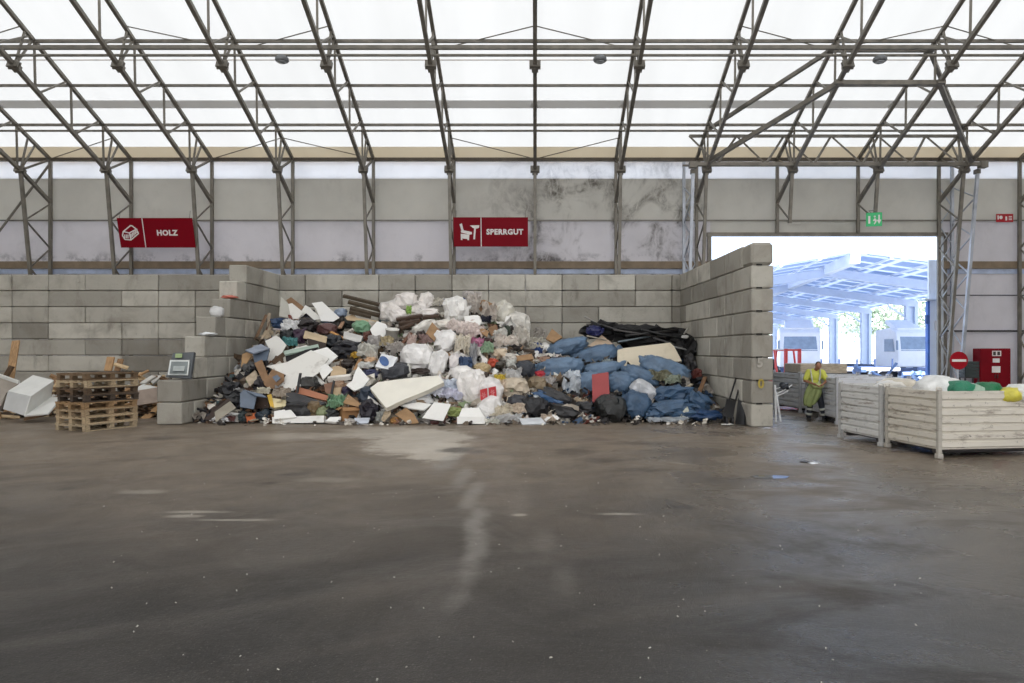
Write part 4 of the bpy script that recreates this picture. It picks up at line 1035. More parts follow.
# -- left flank
e = empty('open_drawer', at(215, 412, 20.0), 0, 'dark brown open drawer tipped at the left foot of heap', 'drawer')
hp([(204, 419), (228, 398), (232, 402), (215, 422)], DKB, None, .03, 20, .1, 'side', None, 0, 19.8, e); hp([(214.5, 412), (230, 401), (236, 408), (215.5, 422.5)], mat('drawer_inner', (152, 146, 132), .6), None, .03, 15, .22, 'front', None, 0, 19.8, e); hp([(204, 419), (206, 412), (228, 395), (228, 399)], DKB, None, .03, 60, .0, 'back', None, 0, 20.2, e)
hb(232, 390, 22, 17, (30, 30, 34), 'black bag high at the left edge, against block wall', .3); hb(238, 401, 20, 15, (26, 27, 30), 'black bag behind the tipped brown drawer', .35)
e = empty('hollow_cabinet', at(254, 400, 20.4), 0, 'blue grey hollow cabinet piece at the left foot', 'cabinet')
hp([(240, 407), (240, 393), (243, 390), (257, 393.5), (253.5, 409)], GRB, None, .05, 25, .25, 'side_panel', None, 0, 20.1, e); hp([(257, 393.5), (267, 395.5), (269, 408), (254, 409)], DKB, None, .05, 10, .1, 'inner_panel', None, -20, 20.1, e); hp([(243, 389.5), (262, 394), (267, 397), (256, 395.5)], GRB, None, .04, 60, .3, 'edge_panel', None, 0, 20.1, e)
hbox(230, 412, 240, 421, (196, 194, 190), 'small white carton beside the white film at left foot', 7, 15, 0, 8); hf(221, 420, 16, 7, (226, 226, 226), 'white crumpled film in front of the brown drawer'); hf(231, 420, 8, 5, (96, 60, 56), 'small maroon scrap at the left foot')
e = hbox(249, 413, 258, 421, (206, 112, 66), 'small orange plastic box at the left foot', 7, 25, 0, -12, False, 'plastic_box'); hb(244, 416, 9, 10, (46, 58, 60), 'dark teal bag left of the orange box', .3); hb(264, 415, 14, 10, (38, 50, 60), 'navy bag right of the orange box', .35)
hs(252, 421, 268, 418, 3, (178, 170, 150), 'thin pale strip in front of the orange box')
hb(222, 421, 7, 4, (200, 198, 190), 'white scrap lying at the drawer corner', .4)
e = empty('cream_case', at(278, 401, 20.4), 0, 'cream plastic case with yellow edge at left foot', 'case')
hp([(270, 397), (273, 398), (286, 400), (286, 406), (273, 408)], mat('cream_plastic', (216, 204, 164), .5), None, .12, 30, .2, 'lid', None, 0, 20.15, e); hp([(267, 395), (271, 394), (274, 408), (270, 406)], mat('yellow_edge', (206, 168, 62), .5), None, .05, 20, .24, 'edge', None, 0, 20.15, e)
hf(264, 392, 12, 6, (214, 208, 190), 'cream crumpled film above the cream case'); hf(282, 395, 16, 8, (176, 164, 150), 'pinkish grey film scraps right of cream case'); 
hp([(274, 411), (290, 408.5), (297, 417), (274, 419)], WHT, 'flat white foam block at the left foot', .12, 50, .3, 'foam_block'); hp([(272, 418.5), (324, 417), (324, 424), (272, 425)], WHT, 'long white foam slab along the left foot', .2, 12, .25, 'foam_block')
e = empty('box_cabinet', at(256, 355, 22.2), 0, 'blue grey box cabinet high on the left flank', 'cabinet')
hp([(245, 350), (261, 344), (269.5, 348), (253, 353)], mat('light_grey_blue', (134, 142, 156), .5), None, .05, 65, .3, 'top_panel', None, 0, 21.7, e); hp([(253, 353), (269.5, 348), (267, 360), (254, 362.5)], mat('mid_blue_grey', (84, 98, 116), .5), None, .05, 15, .3, 'side_panel', None, 0, 21.7, e); hp([(242, 354), (250, 351), (253, 353.5), (247, 363), (241, 367)], mat('light_wood_end', (166, 132, 90), .6), None, .05, 15, .3, 'end_panel', None, 10, 21.7, e)
hp([(265, 341), (276, 335.5), (279, 337), (286.5, 345), (275, 364), (265, 361), (270, 351)], WHB, 'white irregular board standing on the left flank', .04, 15, .35)
hs(257, 341, 268, 316, 3.5, (170, 138, 112), 'curved brown batten leaning at upper left'); hs(263, 340, 274, 328, 2.5, (196, 176, 150), 'short pale batten at upper left'); hs(270, 331, 271, 314, 3, (186, 170, 150), 'upright grey batten against the left block wall'); hs(266, 336, 272, 321, 2, (130, 90, 66), 'dark brown batten between the pale battens')
hp([(281, 296.5), (288.5, 305), (301, 313), (296, 320), (279, 316)], stained((186, 184, 174), (120, 112, 100), .4), 'grey white triangular board at the upper left tip', .03, 15, .3); hp([(286, 300), (291, 297), (304, 307), (299, 312), (290, 306)], CARD2, 'brown cardboard sheet behind the triangular board', .03, 25, .1)
hp([(288, 304), (292, 303), (303, 312), (297, 321), (291, 318)], WHB, 'pale board right of the triangular board', .03, 20, .35)
hb(280, 323, 17, 11, (56, 76, 108), 'blue crumpled bag below the triangular board', .35); hf(291, 328, 16, 10, (226, 226, 226), 'white film right of the blue crumpled bag'); hs(275, 330, 287, 331, 2, (190, 176, 180), 'pink grey strip under the blue crumpled bag'); hs(290, 313, 294, 326, 3, (120, 56, 42), 'rust red pointed stick at upper left')
hb(288, 336, 14, 12, (24, 28, 30), 'round black object right of the white irregular board', .15); hb(300, 336, 12, 15, (56, 36, 56), 'dark purple bag at the left flank', .35)
hf(290, 343, 14, 7, (84, 140, 140), 'teal film scrap on the left flank', .3); hp([(283, 351), (318, 344), (319, 347), (285, 354.5)], mat('pale_green_edge', (160, 176, 164), .5), 'long thin pale green board on the left flank', .06, 55, .45); hp([(285, 354), (318, 347), (306, 359), (286, 361)], mat('hollow_shade', (24, 22, 22), .7), 'black panel painted as the shaded hollow under pale green board', .05, 30, .3)  # the black panel paints the shade of the hollow
hp([(245, 378), (255, 370), (258.5, 378), (249.5, 386.5)], mat('printed_beige', (176, 160, 138), .7, 0, .2, 8), 'beige printed box lid left of the brown plywood', .12, 25, .3); hf(247, 368, 14, 10, (120, 120, 120), 'grey crumpled sheet above the beige box lid')
hp([(254, 363), (262, 359.5), (268, 376), (272, 369), (284, 374), (284, 381), (273, 389), (265, 386)], CARD2, 'brown torn cardboard sheet on the left flank', .03, 25, .4); hp([(272, 377), (277, 374.5), (280.5, 378), (276, 382)], GRB, 'small blue grey tile on the brown cardboard', .03, 25, .5)
hb(262, 384, 12, 14, (44, 40, 44), 'dark bag left of the brown cardboard sheet', .35); hb(250, 381, 8, 6, (120, 150, 96), 'small green scrap under the beige lid', .3)
# -- large white boards left of centre
hp([(266, 366), (287, 362), (311, 350), (329, 358), (318, 373), (294, 391), (277, 389), (286, 375)], WHB, 'largest white torn board on the left of the heap', .04, 30, .42); hp([(288, 350), (306, 345), (318, 350), (303, 357), (291, 363)], WHB, 'white board scrap above the largest torn board', .03, 35, .3)
hp([(309, 352), (327, 347), (338, 356), (327, 366), (316, 372)], WHT, 'white board sheet at the right of the largest board', .03, 30, .4)
e = empty('shelf_unit', at(315, 395, 20.8), 0, 'terracotta brown shelf unit with black posts at left', 'shelf')
hp([(296, 386), (331, 396.5), (329.5, 401.5), (295.5, 393)], mat('terracotta', (176, 116, 86), .6, 0, .08), None, .25, 20, .4, 'shelf_board', None, 0, 20.55, e); hp([(299, 373), (301.5, 373), (298, 393), (295.5, 393)], Mk, None, .05, 10, .5, 'post', None, 0, 20.55, e); hp([(333, 380), (335, 381), (331, 401.5), (328.5, 401)], Mk, None, .05, 10, .5, 'post', None, 0, 20.55, e); hp([(324, 384), (333, 382), (331, 396), (325, 392)], mat('brown_back', (140, 104, 84), .6), None, .04, 10, .3, 'back_panel', None, 0, 20.55, e)
hb(309, 383, 18, 13, (56, 56, 54), 'dark grey lumpy bag inside the shelf unit', .25); hs(316, 377, 325, 385, 4, (222, 220, 214), 'white batten across the shelf unit')
hp([(286, 393), (294, 392), (326, 403), (312, 408), (286, 401)], DGR, 'dark grey flat panel under the shelf unit', .12, 45, .35); hb(298, 410, 28, 17, (36, 36, 38), 'black bag right of the white foam blocks', .3)
hb(315, 409, 17, 17, (110, 92, 66), 'brown furry bag with dark top at the foot', .35); hb(323, 413, 13, 14, (126, 134, 100), 'olive green bag at the left foot', .3); hf(337, 404, 16, 12, (126, 164, 132), 'pale green film behind the brown carton'); hb(332, 414, 14, 10, (44, 48, 48), 'dark bag left of the brown carton', .35)
hbox(342, 407, 358, 422, (156, 116, 76), 'brown cardboard carton standing at the foot', 12, 28); hp([(348, 394), (361, 404), (359, 407), (343, 403)], CARD, 'loose carton flap above the brown carton', .02, 45, .3); hf(350, 404, 14, 7, (206, 200, 192), 'white paper in the top of the brown carton')
hp([(325, 421), (330, 417), (341, 416.5), (338, 422)], WHT, 'white flat pack left of the brown carton', .08, 55, .3, 'flat_pack'); hp([(354, 418), (370, 417.5), (368, 423), (357, 424)], mat('silver_tray', (188, 194, 204), .35), 'silver tray right of the brown carton', .06, 45, .3, 'tray', 'tray'); hf(351, 422, 12, 4, (226, 220, 214), 'white scraps in front of the carton')
hb(369, 397, 20, 20, (46, 56, 72), 'dark blue bag with pale print right of carton', .3); hb(370, 411, 20, 20, (36, 32, 42), 'black purple bag right of the silver tray', .3)
hp([(332, 367), (338, 365.5), (346, 369), (346, 374), (330, 377)], TAN, 'tan board flap in the left centre', .03, 30, .4); hp([(318, 369), (326, 363), (333, 369.5), (323, 380)], WHT, 'small white square board left of tan flap', .03, 25, .45)
hp([(354, 374), (358, 366), (369.5, 379), (363, 387), (354, 391), (346, 385), (352, 381)], WHT, 'white bent corner board left of the mattress', .05, 35, .5); hs(331, 380, 354, 377.5, 5, (222, 218, 210), 'white rolled foil lying over tan flap', 5, .5, 'roll', mat('roll_white', (224, 220, 212), .5))
hb(340, 387, 16, 12, (150, 122, 98), 'tan crumpled bag under the white roll', .35); hp([(333, 388), (341, 387), (340, 400), (333, 401)], TAN, 'narrow tan board standing above the green film', .03, 15, .3); hb(346, 393, 8, 12, (48, 40, 66), 'small dark violet bag behind brown carton', .3)
# -- upper left middle
hp([(311.5, 303), (322, 301.5), (339.5, 317.5), (333, 321.5), (321, 321), (316, 309)], WHT, 'white speckled board standing at the upper left crest', .03, 20, .35); hp([(296, 321), (305, 305), (309, 307), (322, 319), (314, 320), (306, 313)], WHB, 'white broken frame board left of the speckled board', .03, 20, .3)
hb(309, 315, 14, 11, (34, 34, 44), 'black crumpled bag at the upper left crest', .45); hb(306, 325, 24, 12, (42, 36, 36), 'dark crumpled bag below the upper left crest', .4); hb(328, 319, 13, 8, (110, 138, 170), 'light blue small bag under the speckled board', .35); hb(327, 329, 19, 11, (92, 62, 60), 'maroon patterned bundle at the upper left', .15, name='bundle')
hp([(305, 330.5), (327, 336.5), (326, 343.5), (303, 338)], mat('beige_front', (196, 176, 144), .6), 'beige drawer front at the upper left', .05, 20, .45); hp([(307, 338), (326, 343), (325, 351), (309, 348)], DKB, 'dark hollow drawer under the beige front', .05, 30, .25, 'drawer', 'drawer')
hb(338, 324, 15, 14, (48, 44, 38), 'dark olive bag below the speckled board', .3); hb(351, 323, 15, 12, (44, 46, 42), 'dark green grey bag near the green patterned bag', .3); hs(341, 329, 345, 322, 3.5, (176, 140, 112), 'short tan stub between the dark green bags')
M_dkw = wood((84, 72, 56))
for i, (a, b_, c, d, w_) in enumerate(((344, 297, 385, 307, 4), (349, 303, 384, 312, 5), (351, 309, 381, 317, 5), (350, 313, 372, 318, 4))):
    hs(a, b_, c, d, w_, None, 'dark weathered beam behind the crest, '+('topmost', 'second from top', 'third from top', 'lowest')[i]+' of four', 3, .2, 'beam', M_dkw, 24.6-.15*i)
hb(341, 313, 12, 9, (142, 156, 176), 'pale blue bag beside the dark beams', .3); hp([(345, 317), (352, 314), (357, 318), (380, 321), (379, 323), (347, 320)], TAN, 'thin pale strip board below the dark beams', .03, 50, .3); hb(362, 327, 17, 12, (120, 160, 128), 'green patterned bag at upper centre left', .3)
hp([(344, 331), (363, 336), (360, 343), (343, 338)], mat('grey_white_box', (196, 194, 190), .55), 'grey white box lid at upper centre left', .1, 35, .45); hs(332, 333, 366, 350, 3, (196, 146, 88), 'orange brown lath across the black bags')
hb(347, 350, 32, 18, (30, 30, 36), 'large black bag left of the centre', .3); hb(333, 341, 17, 12, (40, 44, 50), 'black bag above the large black bag', .3); hb(331, 355, 14, 10, (38, 36, 38), 'black bag under the large black bag, left', .3)
hp([(370, 329), (377, 321), (386, 324), (389, 331), (381, 339), (373, 337)], WHT, 'large white octagonal sheet at upper centre', .03, 25, .5); hf(377, 345, 16, 12, (178, 174, 172), 'grey film below the octagonal sheet'); hb(368, 337, 9, 11, (96, 58, 46), 'rusty brown bag left of octagonal sheet', .35); hf(356, 356, 9, 5, (206, 168, 70), 'yellow scrap right of the large black bag'); hf(368, 354, 18, 12, (206, 204, 196), 'pale film right of the yellow scrap'); hb(371, 361, 11, 8, (192, 158, 126), 'peach coloured bag left of detergent box', .3)
hb(349, 364, 14, 9, (52, 44, 40), 'brown black bag below large black bag', .35); hs(356, 372, 362, 360, 4, (168, 130, 92), 'tan board end left of the white corner board'); hb(371, 374, 18, 9, (40, 44, 78), 'navy blue folded bag left of the grey case', .25); hf(366, 367, 14, 6, (224, 224, 220), 'white folded film left of detergent box')
# printed box and grey case
e = empty('detergent_box', at(386, 361, 21.5), 0, 'white box panel with blue oval print', 'box')
hp([(375, 366.5), (381.5, 353.5), (397.5, 357), (391, 370)], mat('box_white', (228, 230, 232), .45), None, .12, 30, .55, 'front', None, 0, 21.3, e); hp([(375.6+8.5+4.6*math.cos(t)+1.4*math.sin(t), 361+5.0*math.sin(t)) for t in [6.283*i/20 for i in range(20)]], mat('oval_blue', (66, 98, 150), .45), None, .01, 30, .57, 'blue_oval', None, 0, 21.3, e)
hp([(391.3, 363.4), (392.8, 363.7), (392.4, 365.4), (390.9, 365)], mat('mark_dark', (60, 64, 76), .5), None, .01, 30, .57, 'print_mark', None, 0, 21.3, e)
hb(396, 372, 28, 17, (58, 60, 66), 'dark grey soft case beside the blue oval box', .15, 10, 'soft_case'); hs(392, 371, 397, 376, 1.5, (220, 220, 216), 'small white strip on the dark grey case')
hb(407, 371, 10, 15, (206, 204, 196), 'pale upright box right of the dark case', .06, 0, 'carton', 'box'); hf(396, 350, 18, 10, (176, 170, 164), 'grey transparent film above blue oval box'); hf(387, 344, 12, 9, (186, 172, 140), 'yellowish film below the white tub')
e = empty('white_tub', hit(393, 335)+Vector((0, -.2, -.1)), 0, 'white round plastic tub at upper centre', 'tub', None, (R(12), R(6), 0)); MB().lathe([(.0, 0), (.17, 0), (.2, .26), (.215, .26), (.215, .29), (.19, .29), (.16, .03), (0, .03)], 24).build('body', mat('tub_white', (226, 224, 218), .4), e, None, True)
# -- centre top: white bags
for a in ((392, 312, 24, 20, 'pinkish white bag at the left of the white crest'), (406, 301, 22, 17, 'white bag on top of the left white crest'), (398, 316, 18, 12, 'pinkish white bag sagging below the left crest'), (427, 300, 14, 15, 'small white bag sticking up at the crest'),
          (418, 308, 22, 14, 'white bag between crest bags with green scrap'), (428, 313, 22, 9, 'flat white bag right of the green scrap')): hb(a[0], a[1], a[2], a[3], (228, 222, 217), a[4], .26)
hf(409, 311, 5, 9, (150, 186, 96), 'bright green film scrap among crest bags'); hb(405, 307, 10, 5, (60, 72, 64), 'dark hollow bag opening at the crest', .3)
hb(456, 311, 24, 28, (236, 234, 230), 'big white bag at the top centre of the crest', .22, 0, neck=.9); hf(446, 304, 11, 6, (52, 88, 160), 'blue strip film left of the big white crest bag'); hf(462, 301, 8, 4, (62, 92, 156), 'blue strip film right of the big white crest bag'); hf(440, 304, 14, 7, (200, 194, 182), 'beige film left of the blue strip')
hf(472, 308, 16, 20, (200, 192, 184), 'mottled white film right of the big crest bag'); hf(472, 296, 17, 6, (206, 200, 196), 'grey white film at the highest crest point'); hb(474, 321, 15, 11, (224, 222, 216), 'white square bag below the mottled film', .12); hp([(464, 316), (478, 315), (482, 322), (478, 327), (466, 326)], WHT, 'white flat carton side below the mottled film', .04, 30, .5)
for i, (a, b_, c, d) in enumerate(((398, 321, 424, 317), (401, 325, 421, 322), (402, 330, 415, 325), (424, 319, 440, 317))): hs(a, b_, c, d, 4.5, (78, 60, 48), 'dark brown slab under the white crest, '+('topmost', 'middle', 'lowest', 'rightmost')[i]+' one', 3, .5)
hb(424, 327, 24, 11, (228, 224, 216), 'long curved white bag in the upper centre', .22, 28); hp([(426, 333), (432, 322), (440.5, 331), (434, 341)], CARD, 'brown cardboard diamond in the upper centre', .12, 20, .6); hb(445, 341, 24, 21, (232, 230, 228), 'round white bag below the cardboard diamond', .22, 0, neck=-.9)
hb(445, 325, 24, 10, (222, 216, 206), 'flat cream white bag right of the cardboard diamond', .25); hf(460, 330, 24, 12, (224, 212, 206), 'pinkish white film in upper centre'); hf(472, 334, 22, 12, (220, 206, 200), 'pale pink film right of centre'); hf(476, 345, 14, 9, (196, 130, 160), 'magenta pink film right of the centre'); hf(463, 347, 14, 17, (212, 204, 188), 'cream film hanging left of the pink film'); hb(460, 333, 7, 6, (48, 60, 52), 'small dark green scrap above cream film', .3)
hs(403, 345, 412, 334, 3.5, (112, 76, 56), 'rusty brown stick left of the round white bag'); hf(412, 342, 8, 12, (196, 176, 168), 'pinkish film beside the rusty stick'); hf(427, 341, 14, 8, (150, 126, 122), 'mauve grey scraps left of round white bag', .6); hb(421, 335, 10, 8, (56, 46, 42), 'dark hollow bag left of the round white bag', .3)
hb(417, 358, 30, 27, (234, 232, 230), 'largest round white bag in the centre', .16, 0, neck=-.8); hb(438, 364, 17, 27, (232, 230, 228), 'long white bag right of the largest round bag', .22, -20); hs(409, 371, 428, 367, 2.5, (196, 180, 160), 'pale lath under the largest round bag'); hb(420, 371, 20, 6, (52, 40, 36), 'dark lump painted as the shaded gap under the largest round bag', .3)  # small dark lump stands in for shade under the largest bag
hb(455, 362, 12, 17, (222, 216, 214), 'small upright white bag right of centre', .2); hb(446, 357, 9, 9, (150, 116, 78), 'brown round bag left of upright white bag', .2); hf(473, 357, 7, 26, (150, 150, 152), 'grey transparent strip film hanging right of centre', .3); hf(466, 365, 12, 10, (72, 92, 124), 'blue grey film left of transparent strip')
# -- mattress and white lower centre
hp([(370, 388), (378, 382), (400, 379), (438, 375.5), (444, 382), (428, 390), (405, 399), (386, 408)], mat('mattress_white', (230, 226, 214), .75, 0, .05, 2, .25, 5), 'large cream white mattress lying across the heap centre', .17, 42, .75, 'mattress', 'mattress')
b_ = hit(436, 386)+Vector((0, -.95, .02)); o = MB().lathe([(0, 0), (.08, 0), (.085, .01), (0, .02)], 16, Matrix.Rotation(R(48), 4, 'X')).build('brown_disc', mat('brown_hole', (120, 92, 76), .7), None, at(435.5, 387, 20.75)); tag(o, 'round brown spot at the mattress right end', 'disc')
hf(446, 388, 28, 11, (206, 214, 226), 'bluish white film right of the mattress'); hf(430, 394, 24, 12, (214, 216, 226), 'bluish white film below the mattress'); hb(418, 400, 28, 12, (232, 232, 232), 'flat white bag under the mattress edge', .25); hf(452, 396, 22, 9, (206, 206, 224), 'lilac white film right of lower white panels')
hp([(422, 418), (434, 402), (451, 404), (443, 421)], WHT, 'white panel standing at the foot right of cardboard', .05, 25, .5); hp([(400, 405), (418, 402), (432, 404), (424, 410), (410, 408)], WHT, 'white flat panel under the mattress', .05, 50, .4); hb(455, 412, 15, 9, (140, 152, 92), 'green yellow bag at the foot of the centre', .35)
hp([(395, 414), (406, 407.5), (414, 414), (419, 423), (408, 424)], CARD, 'brown cardboard sheet at the foot below mattress', .03, 30, .35); hp([(381, 420), (384, 412), (391, 406.5), (390.5, 415), (384, 422)], mat('wicker', (176, 158, 132), .7, 0, .3, 20), 'oval wicker lid standing at the foot', .04, 15, .35, 'lid', 'lid'); hf(382, 420, 10, 10, (170, 172, 168), 'clear film left of the wicker lid'); hb(396, 421, 12, 7, (196, 148, 92), 'orange tan scraps at the foot', .4)
hb(410, 421, 16, 8, (196, 196, 192), 'white and black crumpled pack at the foot', .5); hb(424, 422, 14, 6, (120, 116, 112), 'grey crumpled scraps at the foot of the centre', .5); hb(438, 423, 14, 5, (86, 52, 50), 'maroon scraps at the foot of the centre', .5); hf(400, 402, 14, 8, (206, 206, 198), 'pale film above the brown foot cardboard'); hb(383, 403, 9, 8, (90, 54, 40), 'rust brown bag end under mattress left tip', .3)
hp([(457, 418), (485, 418), (485, 425.5), (457, 425.5)], WHT, 'white foam slab at the foot right of centre', .25, 12, .35, 'foam_block'); hp([(462, 408), (479, 407.5), (485, 418), (458, 418.5)], WHT, 'white foam sheet on the foot slab', .08, 50, .3, 'foam_block')
hb(471, 387, 24, 34, (234, 230, 226), 'tall white bag with tan spot left of red print', .17, 8); hb(462, 374, 24, 15, (234, 230, 226), 'white bag above the tall tan spotted bag', .2); hb(476, 376, 18, 13, (228, 224, 222), 'white bag with dark slit above the red print', .22)
o = MB().lathe([(0, 0), (.06, 0), (.07, .008), (0, .012)], 14, Matrix.Rotation(R(70), 4, 'X')).build('tan_spot', mat('tan_spot', (178, 164, 142), .7), None, at(470, 399, 20.05)); tag(o, 'tan spot on the tall white bag', 'spot')
# carrier bag with red print
e = hb(490, 393, 24, 30, (232, 228, 226), 'white carrier bag with two red printed panels', .1, -6, 'carrier_bag'); del e['group']
ec = e.location.copy(); M_rp = mat('print_red', (186, 38, 44), .5, 0, .05)
yf = ec.y-.42
for i, q in enumerate(([(480, 389.8), (487, 388.2), (487.8, 400.5), (480.6, 402.4)], [(488.4, 387.8), (495.8, 386.2), (496.6, 396.4), (489.4, 399.6)])):
    b = MB(); b.prism([at(x, y, yf)-ec for x, y in q], (0, -1, 0), .02); pr = b.build('red_print', M_rp, e); pr.matrix_parent_inverse = Matrix.Rotation(R(-6), 4, 'Y') 
    b = MB(); cx, cy = sum(x for x, _ in q)/4, sum(y for _, y in q)/4
    for k in range(6): t = k*1.047+.3*i; b.prism([at(cx+x, cy+y, yf-.006)-ec for x, y in L3((math.cos(t)*.7, math.sin(t)*.9), (math.cos(t+.9)*2.4, math.sin(t+.9)*2.9), .42)], (0, -1, 0), .008)
    b.build('white_emblem', mat('emblem_pale', (220, 170, 170), .5), pr)
hb(490, 407, 26, 20, (232, 230, 228), 'white bag below the red printed carrier bag', .24, 30); hb(486, 420, 9, 7, (42, 92, 160), 'small bright blue bag at the foot', .3); hb(480, 404, 6, 8, (40, 38, 40), 'black lump painted as the shaded gap left of red print', .3)  # small black lump puts shade into the gap beside the print
# -- right of centre
hf(500, 381, 10, 8, (212, 188, 74), 'yellow film right of the red print'); hb(514, 387, 28, 18, (196, 182, 162), 'beige sack lying right of the carrier bag', .25); hf(512, 378, 16, 12, (196, 196, 196), 'grey clear film above the beige sack'); hf(502, 388, 10, 12, (214, 196, 176), 'cream film left of the beige sack')
hb(493, 363, 11, 9, (176, 72, 48), 'orange red bag right of hanging strip film', .3); hb(482, 368, 16, 10, (178, 158, 122), 'tan folded bag below the orange red bag', .25); hb(484, 376, 10, 8, (60, 48, 42), 'dark brown bag under the tan folded bag', .3)
hp([(478, 301), (484, 299.5), (497, 305.5), (494, 312), (485, 309)], CARD, 'brown cardboard flap at the right crest', .06, 30, .4); hp([(477, 306), (486, 305), (490, 310), (481, 312)], CARD2, 'dull cardboard piece under the right crest flap', .04, 30, .3)
hb(503, 314, 20, 24, (222, 218, 206), 'upper translucent white bag on right crest slope', .26, -35); hb(517, 324, 26, 22, (218, 214, 206), 'large translucent white bag on right crest slope', .26, -30); hf(489, 315, 14, 16, (186, 176, 166), 'mottled film below the right crest flap'); hf(486, 321, 10, 6, (44, 46, 60), 'dark film on the right upper slope')
hs(479, 325.5, 494, 321.5, 2.5, (230, 228, 222), 'thin white batten on the right upper slope'); hp([(480, 327), (489, 331), (487, 337), (480, 332)], CARD, 'tan cardboard piece left of dark green bag', .05, 30, .45); hp([(488, 328), (496, 324), (498, 333), (491, 336)], CARD2, 'brown cardboard piece on the right upper slope', .05, 20, .4)
hb(507, 331, 7, 11, (52, 62, 52), 'dark green bag under the translucent bags', .25); hf(499, 337, 14, 10, (214, 212, 206), 'white film left of the dark green bag'); hf(506, 344, 22, 12, (208, 198, 188), 'cream film below the dark green bag'); hf(521, 340, 15, 18, (206, 200, 190), 'pale film below the large translucent bag'); hb(516, 347, 12, 7, (58, 52, 50), 'dark bag under pale film right slope', .35)
hf(487, 350, 12, 10, (150, 176, 148), 'pale green film right of the pink film'); hb(488, 343, 10, 9, (70, 44, 44), 'dark maroon bag right of pink film', .35); hb(500, 353, 16, 9, (208, 190, 166), 'cream bag below cream film', .25); hb(509, 358, 14, 9, (196, 190, 182), 'pale grey bag left of small cardboard', .3); hb(500, 365, 14, 9, (70, 66, 58), 'dark olive bag right of orange red bag', .35); hf(511, 366, 9, 9, (220, 220, 214), 'small white film ball left of black ball bag')
hf(532, 346, 20, 10, (196, 190, 176), 'beige film right of translucent bags'); hp([(546, 338.5), (552, 328.5), (562.5, 337), (553.5, 342.5)], CARD, 'brown cardboard box lid at the back right', .1, 30, .3); hf(540, 335, 12, 8, (170, 164, 156), 'grey film behind cardboard lid'); hp([(533, 344), (546, 342), (552, 346), (541, 351)], WHT, 'white flat sheet below the cardboard lid', .03, 55, .3)
hb(536, 349, 13, 13, (44, 70, 122), 'small dark blue crumpled bag left of blue sacks', .35); hb(528, 340, 10, 7, (120, 116, 70), 'olive scrap right of pale film', .35); hp([(514, 356), (532, 353.5), (533, 359), (516, 361.5)], CARD, 'small tan carton above the black ball bag', .1, 35, .4, 'carton', 'box'); hb(545, 361, 11, 9, (150, 120, 100), 'brown paper bag left of blue sacks', .2); hb(519, 347, 9, 5, (180, 150, 120), 'small tan scrap on right slope', .3)
hb(525, 370, 20, 18, (50, 54, 62), 'round dark grey bag below the small tan carton', .12); hb(538, 375, 14, 8, (170, 36, 50), 'red bag right of the round dark bag', .35); hb(537, 384, 18, 13, (132, 116, 92), 'brown mixed bag below the red bag', .35); hf(549, 383, 14, 9, (186, 182, 180), 'grey white film right of brown mixed bag'); hb(512, 371, 12, 10, (92, 86, 78), 'grey brown bag left of round dark bag', .35)
# black bags at the foot
hb(518, 402, 20, 14, (56, 58, 64), 'dark grey bag at the foot, left of black bags', .2); hb(535, 408, 26, 20, (30, 30, 34), 'shiny black bag at the foot right of centre', .25, 0, neck=-.8); hb(556, 398, 30, 15, (50, 50, 52), 'dark grey long bag above the foot bags', .22, -25); hb(565, 411, 30, 13, (42, 42, 44), 'flat black bag right of the shiny one', .22, -10)
hb(551, 399, 34, 9, (60, 92, 130), 'blue tarpaulin strip over the black foot bags', .3, -24, 'tarpaulin', 'tarpaulin'); hf(537, 398, 6, 4, (222, 226, 230), 'small white tag film on the black bags'); hb(584, 408, 18, 13, (46, 46, 48), 'black crumpled bag left of the round black bag', .35); hb(610, 408, 31, 27, (36, 38, 38), 'big round black bag at the foot under red board', .22, 0, neck=-.5)
hs(507, 413, 509, 397, 3, (206, 192, 168), 'short pale lath standing at the foot'); hf(501, 414, 20, 10, (206, 196, 176), 'cream paper scraps at the foot left of lath'); hf(517, 410, 16, 8, (206, 190, 172), 'beige paper scraps right of the lath'); hf(508, 420, 24, 8, (204, 204, 204), 'clear film at the foot right of carrier bag'); hp([(519, 419), (541, 418), (546, 424), (522, 425)], mat('tray_grey', (196, 200, 204), .4), 'pale grey tray lying flat at the foot', .05, 60, .3, 'tray', 'tray'); hf(548, 420, 14, 7, (196, 180, 164), 'beige scraps at the foot below black bags'); hf(531, 412, 18, 6, (200, 198, 192), 'white scraps under the shiny black bag'); hf(492, 423, 14, 5, (200, 200, 190), 'pale scraps at the foot beside blue bag')
# -- blue sacks
BL = (102, 126, 152); BL2 = (92, 116, 142); BLD = (62, 88, 116)
for px, py, w, h, c, ang, nk, lb in ((566, 347, 42, 15, BL, 14, -.9, 'blue sack at the top left of the blue ones'), (560, 368, 44, 20, BL, 6, -.9, 'long blue sack below the top left one'), (594, 357, 48, 20, BL2, 10, .9, 'blue sack in the middle of the upper row'), (602, 369, 38, 13, BL, 8, .9, 'thin blue sack behind the red board'),
    (588, 383, 26, 21, BL, 20, -.7, 'blue sack left of the red board'), (620, 383, 26, 21, BL2, -6, .8, 'blue sack right of the red board'), (640, 376, 36, 16, BL2, -22, .9, 'sloping blue sack in front of the cream board'), (665, 370, 47, 22, BL, -16, -.9, 'fat blue sack over the cream board corner'),
    (636, 405, 28, 26, BLD, -20, None, 'dark blue crumpled sack at the foot'), (573, 351, 20, 10, BL2, -10, None, 'small blue sack between upper blue sacks')):
    hb(px, py, w, h, c, lb, .14, ang, neck=nk, smooth=True)
hb(643, 391, 25, 20, (198, 200, 204), 'white sack among the blue sacks', .15, -30); hf(571, 385, 16, 22, (196, 202, 208), 'white clear film between blue and black bags'); hf(560, 372, 10, 8, (190, 202, 214), 'white tape film on the long blue sack'); hf(608, 365, 10, 7, (150, 160, 160), 'grey film between the blue sacks')
